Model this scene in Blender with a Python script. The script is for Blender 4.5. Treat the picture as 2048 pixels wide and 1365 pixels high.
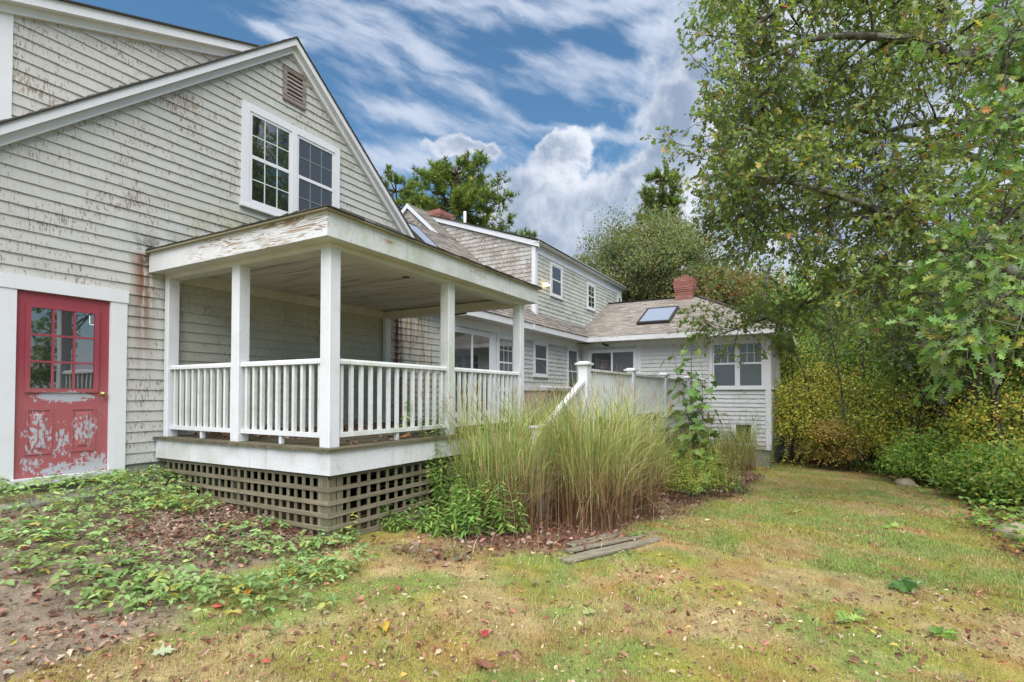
import bpy, math, random
import numpy as np
from math import radians, sin, cos, pi
from mathutils import Vector

for _o in list(bpy.data.objects):
    bpy.data.objects.remove(_o)
scene = bpy.context.scene
COL = scene.collection

# ------------------------------------------------------------------ camera
CAM = np.array([-3.2, -7.438, 0.906])
YAW, PITCH, FPX = radians(60.375), 0.02146, 1069.4
cd = bpy.data.cameras.new('camera')
cd.sensor_width = 36.0
cd.lens = FPX * 36.0 / 2048.0
cd.shift_y = 84.3 / 2048.0
cd.clip_start = 0.05
cd.clip_end = 3000
cam = bpy.data.objects.new('camera', cd)
COL.objects.link(cam)
cam.location = CAM
cam.rotation_euler = (pi / 2 + PITCH, 0, -YAW)
scene.camera = cam
FW = np.array([sin(YAW) * cos(PITCH), cos(YAW) * cos(PITCH), sin(PITCH)])
RT = np.array([cos(YAW), -sin(YAW), 0.0])
UP = np.cross(RT, FW)

scene.view_settings.view_transform = 'Standard'
scene.view_settings.look = 'None'
scene.view_settings.gamma = 1.0
scene.view_settings.use_curve_mapping = False
scene.view_settings.exposure = 1.26

# ------------------------------------------------------------------ node helpers
class T:
    """small node-tree writer"""
    def __init__(s, tree):
        s.t = tree
        s.t.nodes.clear()
    def n(s, typ, ins=None, **props):
        nd = s.t.nodes.new(typ)
        for k, v in props.items():
            setattr(nd, k, v)
        for k, v in (ins or {}).items():
            s.set(nd.inputs[k], v)
        return nd
    def set(s, sock, v):
        if isinstance(v, bpy.types.NodeSocket):
            s.t.links.new(v, sock)
        else:
            if sock.type == 'RGBA' and len(v) == 3:
                v = (*v, 1)
            sock.default_value = v
    def m(s, op, a, b=0.0, c=0.0, clamp=False):
        nd = s.n('ShaderNodeMath', {0: a, 1: b, 2: c}, operation=op)
        nd.use_clamp = clamp
        return nd.outputs[0]
    def v(s, op, a, b=(0, 0, 0)):
        nd = s.n('ShaderNodeVectorMath', {0: a}, operation=op)
        if op == 'SCALE':
            s.set(nd.inputs[3], b)
        else:
            s.set(nd.inputs[1], b)
        return nd.outputs['Value'] if op in ('LENGTH', 'DOT_PRODUCT', 'DISTANCE') else nd.outputs[0]
    def mix(s, f, a, b, blend='MIX'):
        nd = s.n('ShaderNodeMix', None, data_type='RGBA', blend_type=blend)
        s.set(nd.inputs[0], f); s.set(nd.inputs[6], a); s.set(nd.inputs[7], b)
        return nd.outputs[2]
    def noise(s, vec, scale=1.0, detail=4.0, rough=0.55, dist=0.0):
        return s.n('ShaderNodeTexNoise', {'Vector': vec, 'Scale': scale, 'Detail': detail, 'Roughness': rough, 'Distortion': dist}).outputs['Fac']
    def sm(s, x, lo, hi):
        """smooth step of x between lo and hi (lo may be above hi)"""
        nd = s.n('ShaderNodeMapRange', {'Value': x, 'From Min': lo, 'From Max': hi}, interpolation_type='SMOOTHSTEP')
        return nd.outputs[0]
    def scale3(s, vec, x, y, z):
        return s.v('MULTIPLY', vec, (x, y, z))

MATS = {}
def new_mat(name):
    m = bpy.data.materials.new(name)
    m.use_nodes = True
    MATS[name] = m
    return m, T(m.node_tree)

def finish(t, shader):
    t.n('ShaderNodeOutputMaterial', {'Surface': shader})

def principled(t, col, rough=0.7, bump=None, bstr=0.3, bdist=0.01, spec=0.3, metal=0.0):
    p = t.n('ShaderNodeBsdfPrincipled', {'Base Color': col, 'Roughness': rough, 'Metallic': metal})
    p.inputs['Specular IOR Level'].default_value = spec
    if bump is not None:
        b = t.n('ShaderNodeBump', {'Height': bump, 'Strength': bstr, 'Distance': bdist})
        t.set(p.inputs['Normal'], b.outputs[0])
    return p.outputs[0]

# ------------------------------------------------------------------ sky
SUN_EL, SUN_AZ = radians(58), radians(-120)      # azimuth measured from +Y towards +X
sun_dir = np.array([sin(SUN_AZ) * cos(SUN_EL), cos(SUN_AZ) * cos(SUN_EL), sin(SUN_EL)])
def build_world():
    w = bpy.data.worlds.new('World')
    scene.world = w
    w.use_nodes = True
    t = T(w.node_tree)
    D = t.n('ShaderNodeTexCoord').outputs['Generated']
    sky = t.n('ShaderNodeTexSky', None, sky_type='NISHITA', sun_disc=False, sun_elevation=SUN_EL,
              sun_rotation=SUN_AZ, air_density=1.0, dust_density=0.6, ozone_density=2.2)
    skyc = t.v('SCALE', sky.outputs[0], 0.105)
    skyc = t.v('MULTIPLY', skyc, (0.66, 0.94, 1.0))
    # tangent-plane coordinates about one fixed compass direction, only to lay the big clouds out
    q = t.v('DOT_PRODUCT', D, tuple(FW))
    qs = t.m('MAXIMUM', q, 0.05)
    U = t.m('DIVIDE', t.v('DOT_PRODUCT', D, tuple(RT)), qs)
    V = t.m('DIVIDE', t.v('DOT_PRODUCT', D, tuple(UP)), qs)
    P = t.n('ShaderNodeCombineXYZ', {0: U, 1: V, 2: 0.0}).outputs[0]
    front = t.sm(q, 0.1, 0.45)
    def px(u, v):
        return ((u - 1024) / FPX, (766.8 - v) / FPX, 0)
    def blob(vec, u, v, ru, rv, rot=0):
        mp = t.n('ShaderNodeMapping', {'Vector': vec}, vector_type='TEXTURE')
        mp.inputs['Location'].default_value = px(u, v)
        mp.inputs['Rotation'].default_value = (0, 0, radians(rot))
        mp.inputs['Scale'].default_value = (ru / FPX, rv / FPX, 1)
        return t.m('SUBTRACT', 1.0, t.v('LENGTH', mp.outputs[0]))
    def blobs(vec, lst):
        acc = None
        for b in lst:
            x = blob(vec, *b)
            acc = x if acc is None else t.n('ShaderNodeMath', {0: acc, 1: x, 2: 0.35}, operation='SMOOTH_MAX').outputs[0]
        return acc
    # billowing warp for the cumulus
    nz = t.n('ShaderNodeTexNoise', {'Vector': D, 'Scale': 9.0, 'Detail': 9.0, 'Roughness': 0.6})
    off = t.v('SCALE', t.v('SUBTRACT', nz.outputs['Color'], (0.5, 0.5, 0.5)), 0.20)
    Pw = t.v('ADD', P, off)
    cum = blobs(Pw, [(1190, 420, 190, 110), (1060, 400, 120, 90), (1350, 250, 85, 95), (1340, 330, 110, 60),
                     (1420, 160, 70, 60), (1130, 300, 90, 42, 25), (1260, 480, 260, 110), (1040, 480, 150, 70),
                     (940, 290, 70, 34), (1420, 420, 160, 180), (1720, 240, 470, 470)])
    gen = t.m('SUBTRACT', t.noise(t.v('ADD', t.scale3(D, 1.0, 1.0, 1.7), (3.1, 0.4, 0.2)), 2.6, 9, 0.58), 0.52)
    gen = t.m('MULTIPLY', gen, 3.2)
    back = t.m('SUBTRACT', 1.0, front)
    cdens = t.n('ShaderNodeMix', {0: front, 2: gen, 3: cum}, data_type='FLOAT').outputs[0]
    cd_ = t.sm(t.m('ADD', cdens, t.m('MULTIPLY', t.m('SUBTRACT', t.noise(D, 38.0, 6, 0.6), 0.5), 0.35)), -0.06, 0.30)
    # relief inside the cumulus: broken billows, grey undersides
    rel = t.noise(t.v('ADD', D, t.v('SCALE', off, 0.8)), 16.0, 7, 0.55)
    rel2 = t.noise(t.v('ADD', D, (0.012, 0.016, -0.03)), 7.0, 6, 0.5)
    shade = t.m('ADD', t.m('MULTIPLY', rel, 0.8), t.m('MULTIPLY', rel2, 0.9))
    edge = t.sm(cdens, 0.75, 0.0)
    shade = t.m('ADD', shade, t.m('MULTIPLY', edge, 0.30))
    cumc = t.mix(t.sm(shade, 0.68, 1.32), (0.22, 0.28, 0.385), (0.60, 0.635, 0.70))
    # thin high streaks
    Ps = t.v('ADD', P, t.v('SCALE', off, 0.26))
    cir = blobs(Ps, [(860, 110, 240, 45, -38), (960, 190, 120, 26, -35), (840, 225, 210, 40, -12), (1190, 150, 190, 52, -8),
                     (700, 60, 170, 80, -20), (1180, 10, 420, 42, 3), (1330, 60, 110, 60, 20), (950, 10, 260, 30, 0),
                     (820, 320, 260, 60, -6), (1180, 265, 160, 14, -8), (560, 70, 110, 22, -25)])
    mp = t.n('ShaderNodeMapping', {'Vector': Ps}, vector_type='TEXTURE')
    mp.inputs['Rotation'].default_value = (0, 0, radians(-24))
    mp.inputs['Scale'].default_value = (0.36, 0.10, 1)
    st = t.noise(mp.outputs[0], 3.0, 8, 0.56, 0.15)
    cirf = t.m('ADD', t.m('MULTIPLY', cir, 0.95), t.m('MULTIPLY', t.m('SUBTRACT', st, 0.47), 2.2))
    cirb = t.m('MULTIPLY', t.m('SUBTRACT', t.noise(t.scale3(D, 1, 2.5, 3), 2.2, 8, 0.6), 0.42), 3.0)
    cird = t.n('ShaderNodeMix', {0: front, 2: cirb, 3: cirf}, data_type='FLOAT').outputs[0]
    cird = t.m('MULTIPLY', t.sm(cird, -0.15, 1.15), 0.86)
    c = t.mix(cird, skyc, (0.47, 0.525, 0.63))
    c = t.mix(cd_, c, cumc)
    bg = t.n('ShaderNodeBackground', {'Color': c, 'Strength': 0.61})
    t.n('ShaderNodeOutputWorld', {'Surface': bg.outputs[0]})
build_world()
sl = bpy.data.lights.new('sun', 'SUN')
sl.energy = 2.9
sl.angle = radians(75)
sl.color = (1.0, 0.965, 0.91)
sun = bpy.data.objects.new('sun', sl)
COL.objects.link(sun)
sun.rotation_euler = Vector(tuple(-sun_dir)).to_track_quat('-Z', 'Y').to_euler()

# ------------------------------------------------------------------ mesh helpers
rng = np.random.default_rng(7)
random.seed(7)

def link(o, parent=None):
    COL.objects.link(o)
    if parent is not None:
        o.parent = parent
    return o
def tag(o, label, cat, group=None, kind=None):
    o['label'] = label
    o['category'] = cat
    if group: o['group'] = group
    if kind: o['kind'] = kind
    return o
def empty(name, loc=(0, 0, 0)):
    o = bpy.data.objects.new(name, None)
    o.empty_display_size = 0.2
    link(o)
    o.location = loc
    return o
def mesh(name, verts, faces, mat, parent=None, smooth=False, cols=None, local=None):
    """one object from lists; local = the Empty whose origin the points are relative to"""
    me = bpy.data.meshes.new(name)
    me.from_pydata([tuple(map(float, v)) for v in verts], [], faces)
    me.update()
    o = bpy.data.objects.new(name, me)
    if mat: me.materials.append(MATS[mat] if isinstance(mat, str) else mat)
    if smooth:
        me.polygons.foreach_set('use_smooth', [True] * len(me.polygons))
    if cols is not None:
        a = me.color_attributes.new('Col', 'FLOAT_COLOR', 'POINT')
        c = np.ones((len(verts), 4), np.float32); c[:, :3] = cols
        a.data.foreach_set('color', c.ravel())
    link(o, parent)
    return o
def fast_mesh(name, verts, loops, starts, mat, parent=None, cols=None, smooth=False):
    me = bpy.data.meshes.new(name)
    me.vertices.add(len(verts))
    me.vertices.foreach_set('co', np.ascontiguousarray(verts, np.float32).ravel())
    me.loops.add(len(loops))
    me.loops.foreach_set('vertex_index', np.ascontiguousarray(loops, np.int32))
    me.polygons.add(len(starts))
    me.polygons.foreach_set('loop_start', np.ascontiguousarray(starts, np.int32))
    me.polygons.foreach_set('use_smooth', np.full(len(starts), bool(smooth)))
    me.update(calc_edges=True)
    if cols is not None:
        a = me.color_attributes.new('Col', 'FLOAT_COLOR', 'POINT')
        c = np.ones((len(verts), 4), np.float32); c[:, :3] = cols
        a.data.foreach_set('color', c.ravel())
    if mat: me.materials.append(MATS[mat])
    o = bpy.data.objects.new(name, me)
    link(o, parent)
    return o
def scatter(name, tv, tf, M, P, cols, mat, parent=None, smooth=False, vcol=None):
    """k copies of a template (tv verts, tf faces) as one mesh; M (k,3,3), P (k,3), cols (k,3)"""
    tv = np.asarray(tv, float); n = len(tv); k = len(P)
    v = np.einsum('kij,nj->kni', M, tv) + P[:, None, :]
    tl = np.concatenate([np.array(f) for f in tf]); ts = np.cumsum([0] + [len(f) for f in tf])[:-1]
    loops = (tl[None, :] + (np.arange(k) * n)[:, None]).ravel()
    starts = (ts[None, :] + (np.arange(k) * len(tl))[:, None]).ravel()
    c = np.repeat(cols[:, None, :], n, 1)
    if vcol is not None: c = c * vcol[None, :, None]
    return fast_mesh(name, v.reshape(-1, 3), loops, starts, mat, parent, c.reshape(-1, 3), smooth)
BOXF = [(0, 3, 2, 1), (4, 5, 6, 7), (0, 1, 5, 4), (1, 2, 6, 5), (2, 3, 7, 6), (3, 0, 4, 7)]
def boxv(x0, x1, y0, y1, z0, z1):
    return [(x0, y0, z0), (x1, y0, z0), (x1, y1, z0), (x0, y1, z0), (x0, y0, z1), (x1, y0, z1), (x1, y1, z1), (x0, y1, z1)]
def box(name, x0, x1, y0, y1, z0, z1, mat, parent=None):
    if x0 > x1: x0, x1 = x1, x0
    if y0 > y1: y0, y1 = y1, y0
    if z0 > z1: z0, z1 = z1, z0
    return mesh(name, boxv(x0, x1, y0, y1, z0, z1), BOXF, mat, parent)
class MB:
    """collects boxes and prisms into one part"""
    def __init__(s): s.v = []; s.f = []
    def add(s, v, f):
        b = len(s.v); s.v += list(v); s.f += [tuple(i + b for i in q) for q in f]; return s
    def box(s, x0, x1, y0, y1, z0, z1):
        return s.add(boxv(min(x0, x1), max(x0, x1), min(y0, y1), max(y0, y1), min(z0, z1), max(z0, z1)), BOXF)
    def prism(s, poly, ext):
        n = len(poly); e = np.array(ext, float)
        v = [np.array(p, float) for p in poly] + [np.array(p, float) + e for p in poly]
        f = [tuple(range(n))[::-1], tuple(range(n, 2 * n))] + [(i, (i + 1) % n, n + (i + 1) % n, n + i) for i in range(n)]
        return s.add(v, f)
    def beam(s, a, b, w, h, up=(0, 0, 1)):
        a = np.array(a, float); b = np.array(b, float); d = b - a; d /= np.linalg.norm(d)
        r = np.cross(d, np.array(up, float)); r /= np.linalg.norm(r); u = np.cross(r, d)
        q = [a - r * w / 2 - u * h / 2, a + r * w / 2 - u * h / 2, a + r * w / 2 + u * h / 2, a - r * w / 2 + u * h / 2]
        return s.prism(q, b - a)
    def tube(s, pts, r0, r1=None, n=8, cap=True):
        v, f = tube_arrays(np.array(pts, float), r0, r0 if r1 is None else r1, n)
        if cap: f = f + [tuple(range(n))[::-1], tuple(range(len(v) - n, len(v)))]
        return s.add(v, f)
    def lathe(s, c, prof, n=16):
        b = []
        for r, z in prof:
            b += [(c[0] + r * cos(2 * pi * i / n), c[1] + r * sin(2 * pi * i / n), c[2] + z) for i in range(n)]
        f = [(j * n + i, j * n + (i + 1) % n, (j + 1) * n + (i + 1) % n, (j + 1) * n + i) for j in range(len(prof) - 1) for i in range(n)]
        f += [tuple(range(n))[::-1], tuple(range(len(b) - n, len(b)))]
        return s.add(b, f)
    def build(s, name, mat, parent=None, smooth=False):
        return mesh(name, s.v, s.f, mat, parent, smooth)
def tube_arrays(pts, r0, r1, n=6, wob=0.0):
    k = len(pts)
    d = np.gradient(pts, axis=0); d /= np.linalg.norm(d, axis=1)[:, None] + 1e-9
    ref = np.array([0.31, 0.17, 0.93]) if abs(d[0] @ np.array([0.31, 0.17, 0.93])) < 0.9 else np.array([0.9, 0.3, 0.1])
    a = np.cross(d, ref); a /= np.linalg.norm(a, axis=1)[:, None] + 1e-9
    b = np.cross(d, a)
    th = np.arange(n) * 2 * pi / n
    r = np.linspace(r0, r1, k)
    R = r[:, None] * np.ones(n)[None, :]
    if wob: R = R * (1 + wob * rng.normal(size=R.shape))
    v = pts[:, None, :] + R[:, :, None] * (a[:, None, :] * np.cos(th)[None, :, None] + b[:, None, :] * np.sin(th)[None, :, None])
    f = [(j * n + i, j * n + (i + 1) % n, (j + 1) * n + (i + 1) % n, (j + 1) * n + i) for j in range(k - 1) for i in range(n)]
    return [tuple(x) for x in v.reshape(-1, 3)], f

# ---------- value noise for ground and planting colours
_lat = np.random.default_rng(3).random((256, 256))
def vnoise(x, y):
    xi = np.floor(x).astype(int); yi = np.floor(y).astype(int)
    fx = x - xi; fy = y - yi
    fx = fx * fx * (3 - 2 * fx); fy = fy * fy * (3 - 2 * fy)
    g = lambda a, b: _lat[a % 256, b % 256]
    return (g(xi, yi) * (1 - fx) + g(xi + 1, yi) * fx) * (1 - fy) + (g(xi, yi + 1) * (1 - fx) + g(xi + 1, yi + 1) * fx) * fy
def fbm(x, y, o=4):
    s = 0; a = .5; tot = 0
    for i in range(o):
        s = s + a * vnoise(x * 2 ** i + 17.3 * i, y * 2 ** i + 9.1 * i); tot += a; a *= .5
    return s / tot
def sstep(x, a, b):
    u = np.clip((x - a) / (b - a), 0, 1); return u * u * (3 - 2 * u)
def gz(x, y):
    """ground height"""
    x = np.asarray(x, float); y = np.asarray(y, float)
    xc = np.clip(x, -12, 30)
    z = -0.585 - 0.045 * (xc - 0.6)
    z = z + np.where(y < -3.2, 0.03 * (np.clip(y, -12, 0) + 3.2), 0.115 * (np.clip(y, -3.2, 0.3) + 3.2) * sstep(x, 6, 2))
    z = z + 0.04 * (fbm(x * .8, y * .8) - .5) + 0.025 * (fbm(x * 4, y * 4, 2) - .5)
    return z
def gpt(u, v):
    """point of the ground seen in a given direction from the tripod"""
    q = FW + (u - 1024) / FPX * RT - (v - 766.8) / FPX * UP
    z = -0.6
    for _ in range(12):
        tt = (z - CAM[2]) / q[2]; p = CAM + tt * q; z = float(gz(p[0], p[1]))
    return np.array([p[0], p[1], z])
def wp(u, v, depth):
    return CAM + depth * (FW + (u - 1024) / FPX * RT - (v - 766.8) / FPX * UP)

# ================================================================== materials
def pos(t): return t.n('ShaderNodeNewGeometry').outputs['Position']
def xyz(t, p):
    s = t.n('ShaderNodeSeparateXYZ', {0: p}); return s.outputs[0], s.outputs[1], s.outputs[2]
def boxmask(t, v, lo, hi, soft):
    return t.m('MULTIPLY', t.sm(v, lo - soft, lo + soft), t.sm(v, hi + soft, hi - soft))

def siding_mat(name, bare=0.0, c1=(0.405, 0.398, 0.372), c2=(0.505, 0.497, 0.470), rust=False, low=None):
    m, t = new_mat(name)
    p = pos(t); x, y, z = xyz(t, p)
    tint = t.n('ShaderNodeAttribute', None, attribute_name='Col').outputs['Fac']
    rnd = t.n('ShaderNodeObjectInfo').outputs['Random']
    var = t.m('ADD', t.m('MULTIPLY', tint, 0.6), t.m('MULTIPLY', rnd, 0.4))
    big = t.noise(p, 0.9, 4, 0.6)
    col = t.mix(t.m('ADD', t.m('MULTIPLY', var, 0.6), t.m('MULTIPLY', big, 0.5), clamp=True), c1, c2)
    # fine vertical saw grain
    grain = t.noise(t.scale3(p, 70, 70, 5), 1.0, 5, 0.65)
    col = t.mix(t.m('MULTIPLY', t.sm(grain, 0.5, 0.78), 0.45), col, (0.27, 0.28, 0.25))
    # algae bloom
    alg = t.noise(t.v('ADD', p, (5, 2, 1)), 1.3, 5, 0.6)
    col = t.mix(t.m('MULTIPLY', t.sm(alg, 0.52, 0.74), 0.30), col, (0.34, 0.37, 0.27))
    # paint gone in flecks that follow the grain
    fl = t.noise(t.scale3(p, 55, 55, 11), 1.0, 3, 0.6)
    area = t.noise(t.scale3(p, 1.7, 1.7, 2.6), 1.0, 4, 0.6)
    fl = t.m('ADD', fl, t.m('MULTIPLY', t.m('SUBTRACT', area, 0.5), 0.62))
    fl = t.m('ADD', fl, bare * 0.22)
    fm = t.sm(fl, 0.67, 0.715)
    woodc = t.mix(var, (0.15, 0.105, 0.075), (0.30, 0.225, 0.175))
    col = t.mix(t.m('MULTIPLY', fm, 0.85), col, woodc)
    if bare > 0.5:
        col = t.mix(t.m('MULTIPLY', t.sm(t.noise(t.scale3(p, 9, 9, 4), 1, 3, .6), 0.42, 0.7), 0.6), col, (0.32, 0.27, 0.23))
    if rust:
        st = t.noise(t.scale3(p, 14, 14, 0.9), 1.0, 4, 0.6)
        m1 = t.m('MULTIPLY', t.m('MULTIPLY', boxmask(t, x, 0.27, 0.47, 0.10), t.sm(z, 0.7, 2.5)), t.sm(z, 2.74, 2.66))
        m1 = t.m('MULTIPLY', m1, t.sm(st, 0.30, 0.52))
        col = t.mix(m1, col, (0.19, 0.085, 0.05))
        m2 = t.m('MULTIPLY', t.m('MULTIPLY', boxmask(t, x, 5.02, 5.26, 0.06), t.sm(z, 2.75, 2.6)), t.sm(st, 0.30, 0.5))
        col = t.mix(m2, col, (0.10, 0.028, 0.022))
        m3 = t.m('MULTIPLY', t.m('MULTIPLY', boxmask(t, x, 5.25, 6.35, 0.2), t.sm(z, 2.85, 2.6)), t.sm(st, 0.45, 0.62))
        col = t.mix(t.m('MULTIPLY', m3, 0.8), col, (0.25, 0.17, 0.07))
        # black mildew and yellow wash above the porch flashing
        m4 = t.m('MULTIPLY', t.m('MULTIPLY', t.sm(z, 3.15, 2.72), t.sm(z, 2.4, 2.6)), t.m('MULTIPLY', t.sm(x, 5.0, 0.6), t.sm(x, 0.1, 0.45)))
        mil = t.noise(t.scale3(p, 6, 6, 4), 1.0, 5, 0.7)
        col = t.mix(t.m('MULTIPLY', m4, t.sm(mil, 0.42, 0.62)), col, (0.055, 0.05, 0.04))
        m5 = t.m('MULTIPLY', t.m('MULTIPLY', t.sm(z, 3.8, 2.9), t.sm(x, 4.5, 2.2)), t.sm(x, 0.2, 0.9))
        col = t.mix(t.m('MULTIPLY', t.m('MULTIPLY', m5, t.sm(z, 2.5, 2.6)), t.sm(alg, 0.40, 0.62)), col, (0.30, 0.29, 0.13))
    if rust:
        m6 = t.m('MULTIPLY', t.m('MULTIPLY', boxmask(t, x, 0.7, 4.7, 0.1), t.sm(z, 2.5, 2.45)), 0.35)
        col = t.mix(m6, col, (0.42, 0.40, 0.31))
        lich = t.noise(p, 34, 4, 0.7)
        m7 = t.m('MULTIPLY', t.m('MULTIPLY', t.sm(z, 0.75, 0.2), t.sm(lich, 0.60, 0.68)), t.sm(x, 0.8, 0.5))
        col = t.mix(m7, col, (0.30, 0.28, 0.13))
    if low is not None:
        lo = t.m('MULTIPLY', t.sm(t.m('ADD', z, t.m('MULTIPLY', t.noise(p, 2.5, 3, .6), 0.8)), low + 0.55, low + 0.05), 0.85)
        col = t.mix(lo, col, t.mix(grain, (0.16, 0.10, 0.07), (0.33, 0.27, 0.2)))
    finish(t, principled(t, col, 0.82, grain, 0.25, 0.004, 0.15))

def white_mat(name, dirt=0.35, base=(0.66, 0.66, 0.69), peel=0.0, axis='y', green=0.15):
    m, t = new_mat(name)
    p = pos(t); x, y, z = xyz(t, p)
    nz = t.noise(p, 2.2, 5, 0.65)
    col = t.mix(t.m('MULTIPLY', t.sm(nz, 0.42, 0.75), dirt), base, (0.42, 0.41, 0.36))
    spk = t.noise(p, 46, 3, 0.6)
    col = t.mix(t.m('MULTIPLY', t.sm(spk, 0.60, 0.72), dirt * 1.1), col, (0.20, 0.20, 0.16))
    g = t.noise(t.v('ADD', p, (9, 4, 2)), 3.1, 4, 0.6)
    col = t.mix(t.m('MULTIPLY', t.sm(g, 0.48, 0.72), green), col, (0.40, 0.46, 0.33))
    drip = t.noise(t.scale3(p, 16, 16, 1.2), 1.0, 3, 0.6)
    col = t.mix(t.m('MULTIPLY', t.sm(drip, 0.58, 0.75), dirt * 0.8), col, (0.36, 0.34, 0.29))
    if peel > 0:
        sc = (20, 1.15, 15) if axis == 'y' else (1.15, 20, 15)
        gr = t.noise(t.scale3(p, *sc), 1.0, 3, 0.5, 1.4)
        ring = t.m('SINE', t.m('MULTIPLY', gr, 46.0))
        ar = t.noise(t.scale3(p, 1.3, 1.3, 5), 1.0, 4, 0.6)
        pm = t.m('MULTIPLY', t.sm(ring, 0.05, 0.55), t.sm(ar, 0.60 - 0.16 * peel, 0.70 - 0.16 * peel))
        if axis == 'y':
            pm = t.m('MULTIPLY', pm, t.sm(y, -0.5, -1.5))
        col = t.mix(pm, col, t.mix(gr, (0.20, 0.125, 0.07), (0.42, 0.31, 0.21)))
    finish(t, principled(t, col, 0.55, spk, 0.08, 0.003, 0.35))

def wood_mat(name, c1, c2, axis='x', green=0.3, gcol=(0.10, 0.125, 0.05), rough=0.85, rot=0.0):
    m, t = new_mat(name)
    p = pos(t)
    rnd = t.n('ShaderNodeObjectInfo').outputs['Random']
    sc = {'x': (1.5, 38, 38), 'y': (38, 1.5, 38), 'z': (38, 38, 1.5)}[axis]
    if rot:
        mp = t.n('ShaderNodeMapping', {'Vector': p}); mp.inputs['Rotation'].default_value = (0, 0, rot); p = mp.outputs[0]
    g = t.noise(t.v('ADD', t.scale3(p, *sc), t.n('ShaderNodeCombineXYZ', {0: t.m('MULTIPLY', rnd, 40.0)}).outputs[0]), 1.0, 5, 0.65, 0.3)
    col = t.mix(t.sm(g, 0.3, 0.72), c1, c2)
    col = t.mix(t.m('MULTIPLY', rnd, 0.35), col, tuple(0.55 * a for a in c1))
    mo = t.noise(p, 5.0, 5, 0.65)
    col = t.mix(t.m('MULTIPLY', t.sm(mo, 0.45, 0.7), green), col, gcol)
    sp = t.noise(p, 60, 2, 0.5)
    col = t.mix(t.m('MULTIPLY', t.sm(sp, 0.68, 0.74), 0.5), col, (0.42, 0.43, 0.38))
    finish(t, principled(t, col, rough, g, 0.35, 0.004, 0.15))

def attr_mat(name, rough=0.8, nscale=30.0, amt=0.35, bump=0.3, transl=0.0, spec=0.25, bdist=0.01):
    """base colour carried by the 'Col' attribute, broken up by noise"""
    m, t = new_mat(name)
    c = t.n('ShaderNodeAttribute', None, attribute_name='Col').outputs['Color']
    p = pos(t)
    n = t.noise(p, nscale, 3, 0.6)
    col = t.mix(1.0, c, t.mix(n, (1 - amt,) * 3, (1 + amt,) * 3), 'MULTIPLY')
    sh = principled(t, col, rough, n if bump else None, bump, bdist, spec)
    if transl:
        tr = t.n('ShaderNodeBsdfTranslucent', {'Color': t.mix(1.0, col, (1.15, 1.2, 0.6), 'MULTIPLY')}).outputs[0]
        sh = t.n('ShaderNodeMixShader', {0: transl, 1: sh, 2: tr}).outputs[0]
    finish(t, sh)

def glass_mat(name, col, rough=0.02, spec=0.9):
    m, t = new_mat(name)
    p = pos(t)
    n = t.noise(p, 1.6, 2, 0.5)
    b = t.n('ShaderNodeBump', {'Height': n, 'Strength': 0.06, 'Distance': 0.02})
    pr = t.n('ShaderNodeBsdfPrincipled', {'Base Color': col, 'Roughness': rough, 'IOR': 2.1})
    pr.inputs['Specular IOR Level'].default_value = spec
    pr.inputs['Coat Weight'].default_value = 0.0
    t.set(pr.inputs['Normal'], b.outputs[0])
    finish(t, pr.outputs[0])

def flat_mat(name, col, rough=0.6, metal=0.0, spec=0.3, nscale=20, amt=0.2):
    m, t = new_mat(name)
    n = t.noise(pos(t), nscale, 4, 0.6)
    c = t.mix(n, tuple(a * (1 - amt) for a in col), tuple(min(1, a * (1 + amt)) for a in col))
    finish(t, principled(t, c, rough, n, 0.15, 0.004, spec, metal))

siding_mat('siding', 0.30, rust=True)
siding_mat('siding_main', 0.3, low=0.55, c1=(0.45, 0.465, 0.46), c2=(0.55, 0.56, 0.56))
siding_mat('siding_dormer', 0.45, c1=(0.40, 0.42, 0.37), c2=(0.52, 0.535, 0.49))
siding_mat('siding_cheek', 0.85, c1=(0.40, 0.39, 0.37), c2=(0.55, 0.545, 0.53))
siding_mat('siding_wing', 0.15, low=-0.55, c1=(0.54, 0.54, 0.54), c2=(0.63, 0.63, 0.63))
white_mat('white_trim', 0.28)
white_mat('white_clean', 0.16, green=0.05)
white_mat('white_post', 0.30, green=0.10)
white_mat('white_rim', 0.62, green=0.12)
white_mat('white_peel', 0.30, peel=1.0, axis='y')
white_mat('white_mossy', 0.75, green=0.6, base=(0.60, 0.61, 0.60), peel=0.15, axis='x')
white_mat('white_baluster', 0.42, green=0.4, base=(0.68, 0.685, 0.68))
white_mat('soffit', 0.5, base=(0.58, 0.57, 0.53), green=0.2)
white_mat('wing_fascia', 0.3, peel=0.7, axis='y')
wood_mat('lattice_wood', (0.15, 0.125, 0.088), (0.33, 0.28, 0.20), 'x', 0.45)
wood_mat('lattice_wood_y', (0.15, 0.125, 0.088), (0.33, 0.28, 0.20), 'y', 0.45)
wood_mat('lattice_wood_z', (0.13, 0.115, 0.08), (0.27, 0.235, 0.16), 'z', 0.5)
wood_mat('deck_wood', (0.085, 0.068, 0.045), (0.21, 0.18, 0.13), 'x', 0.5)
wood_mat('plank_wood', (0.16, 0.135, 0.10), (0.36, 0.31, 0.24), 'x', 0.25, rot=radians(22))
wood_mat('vent_wood', (0.16, 0.12, 0.10), (0.42, 0.37, 0.35), 'x', 0.05)
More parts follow.
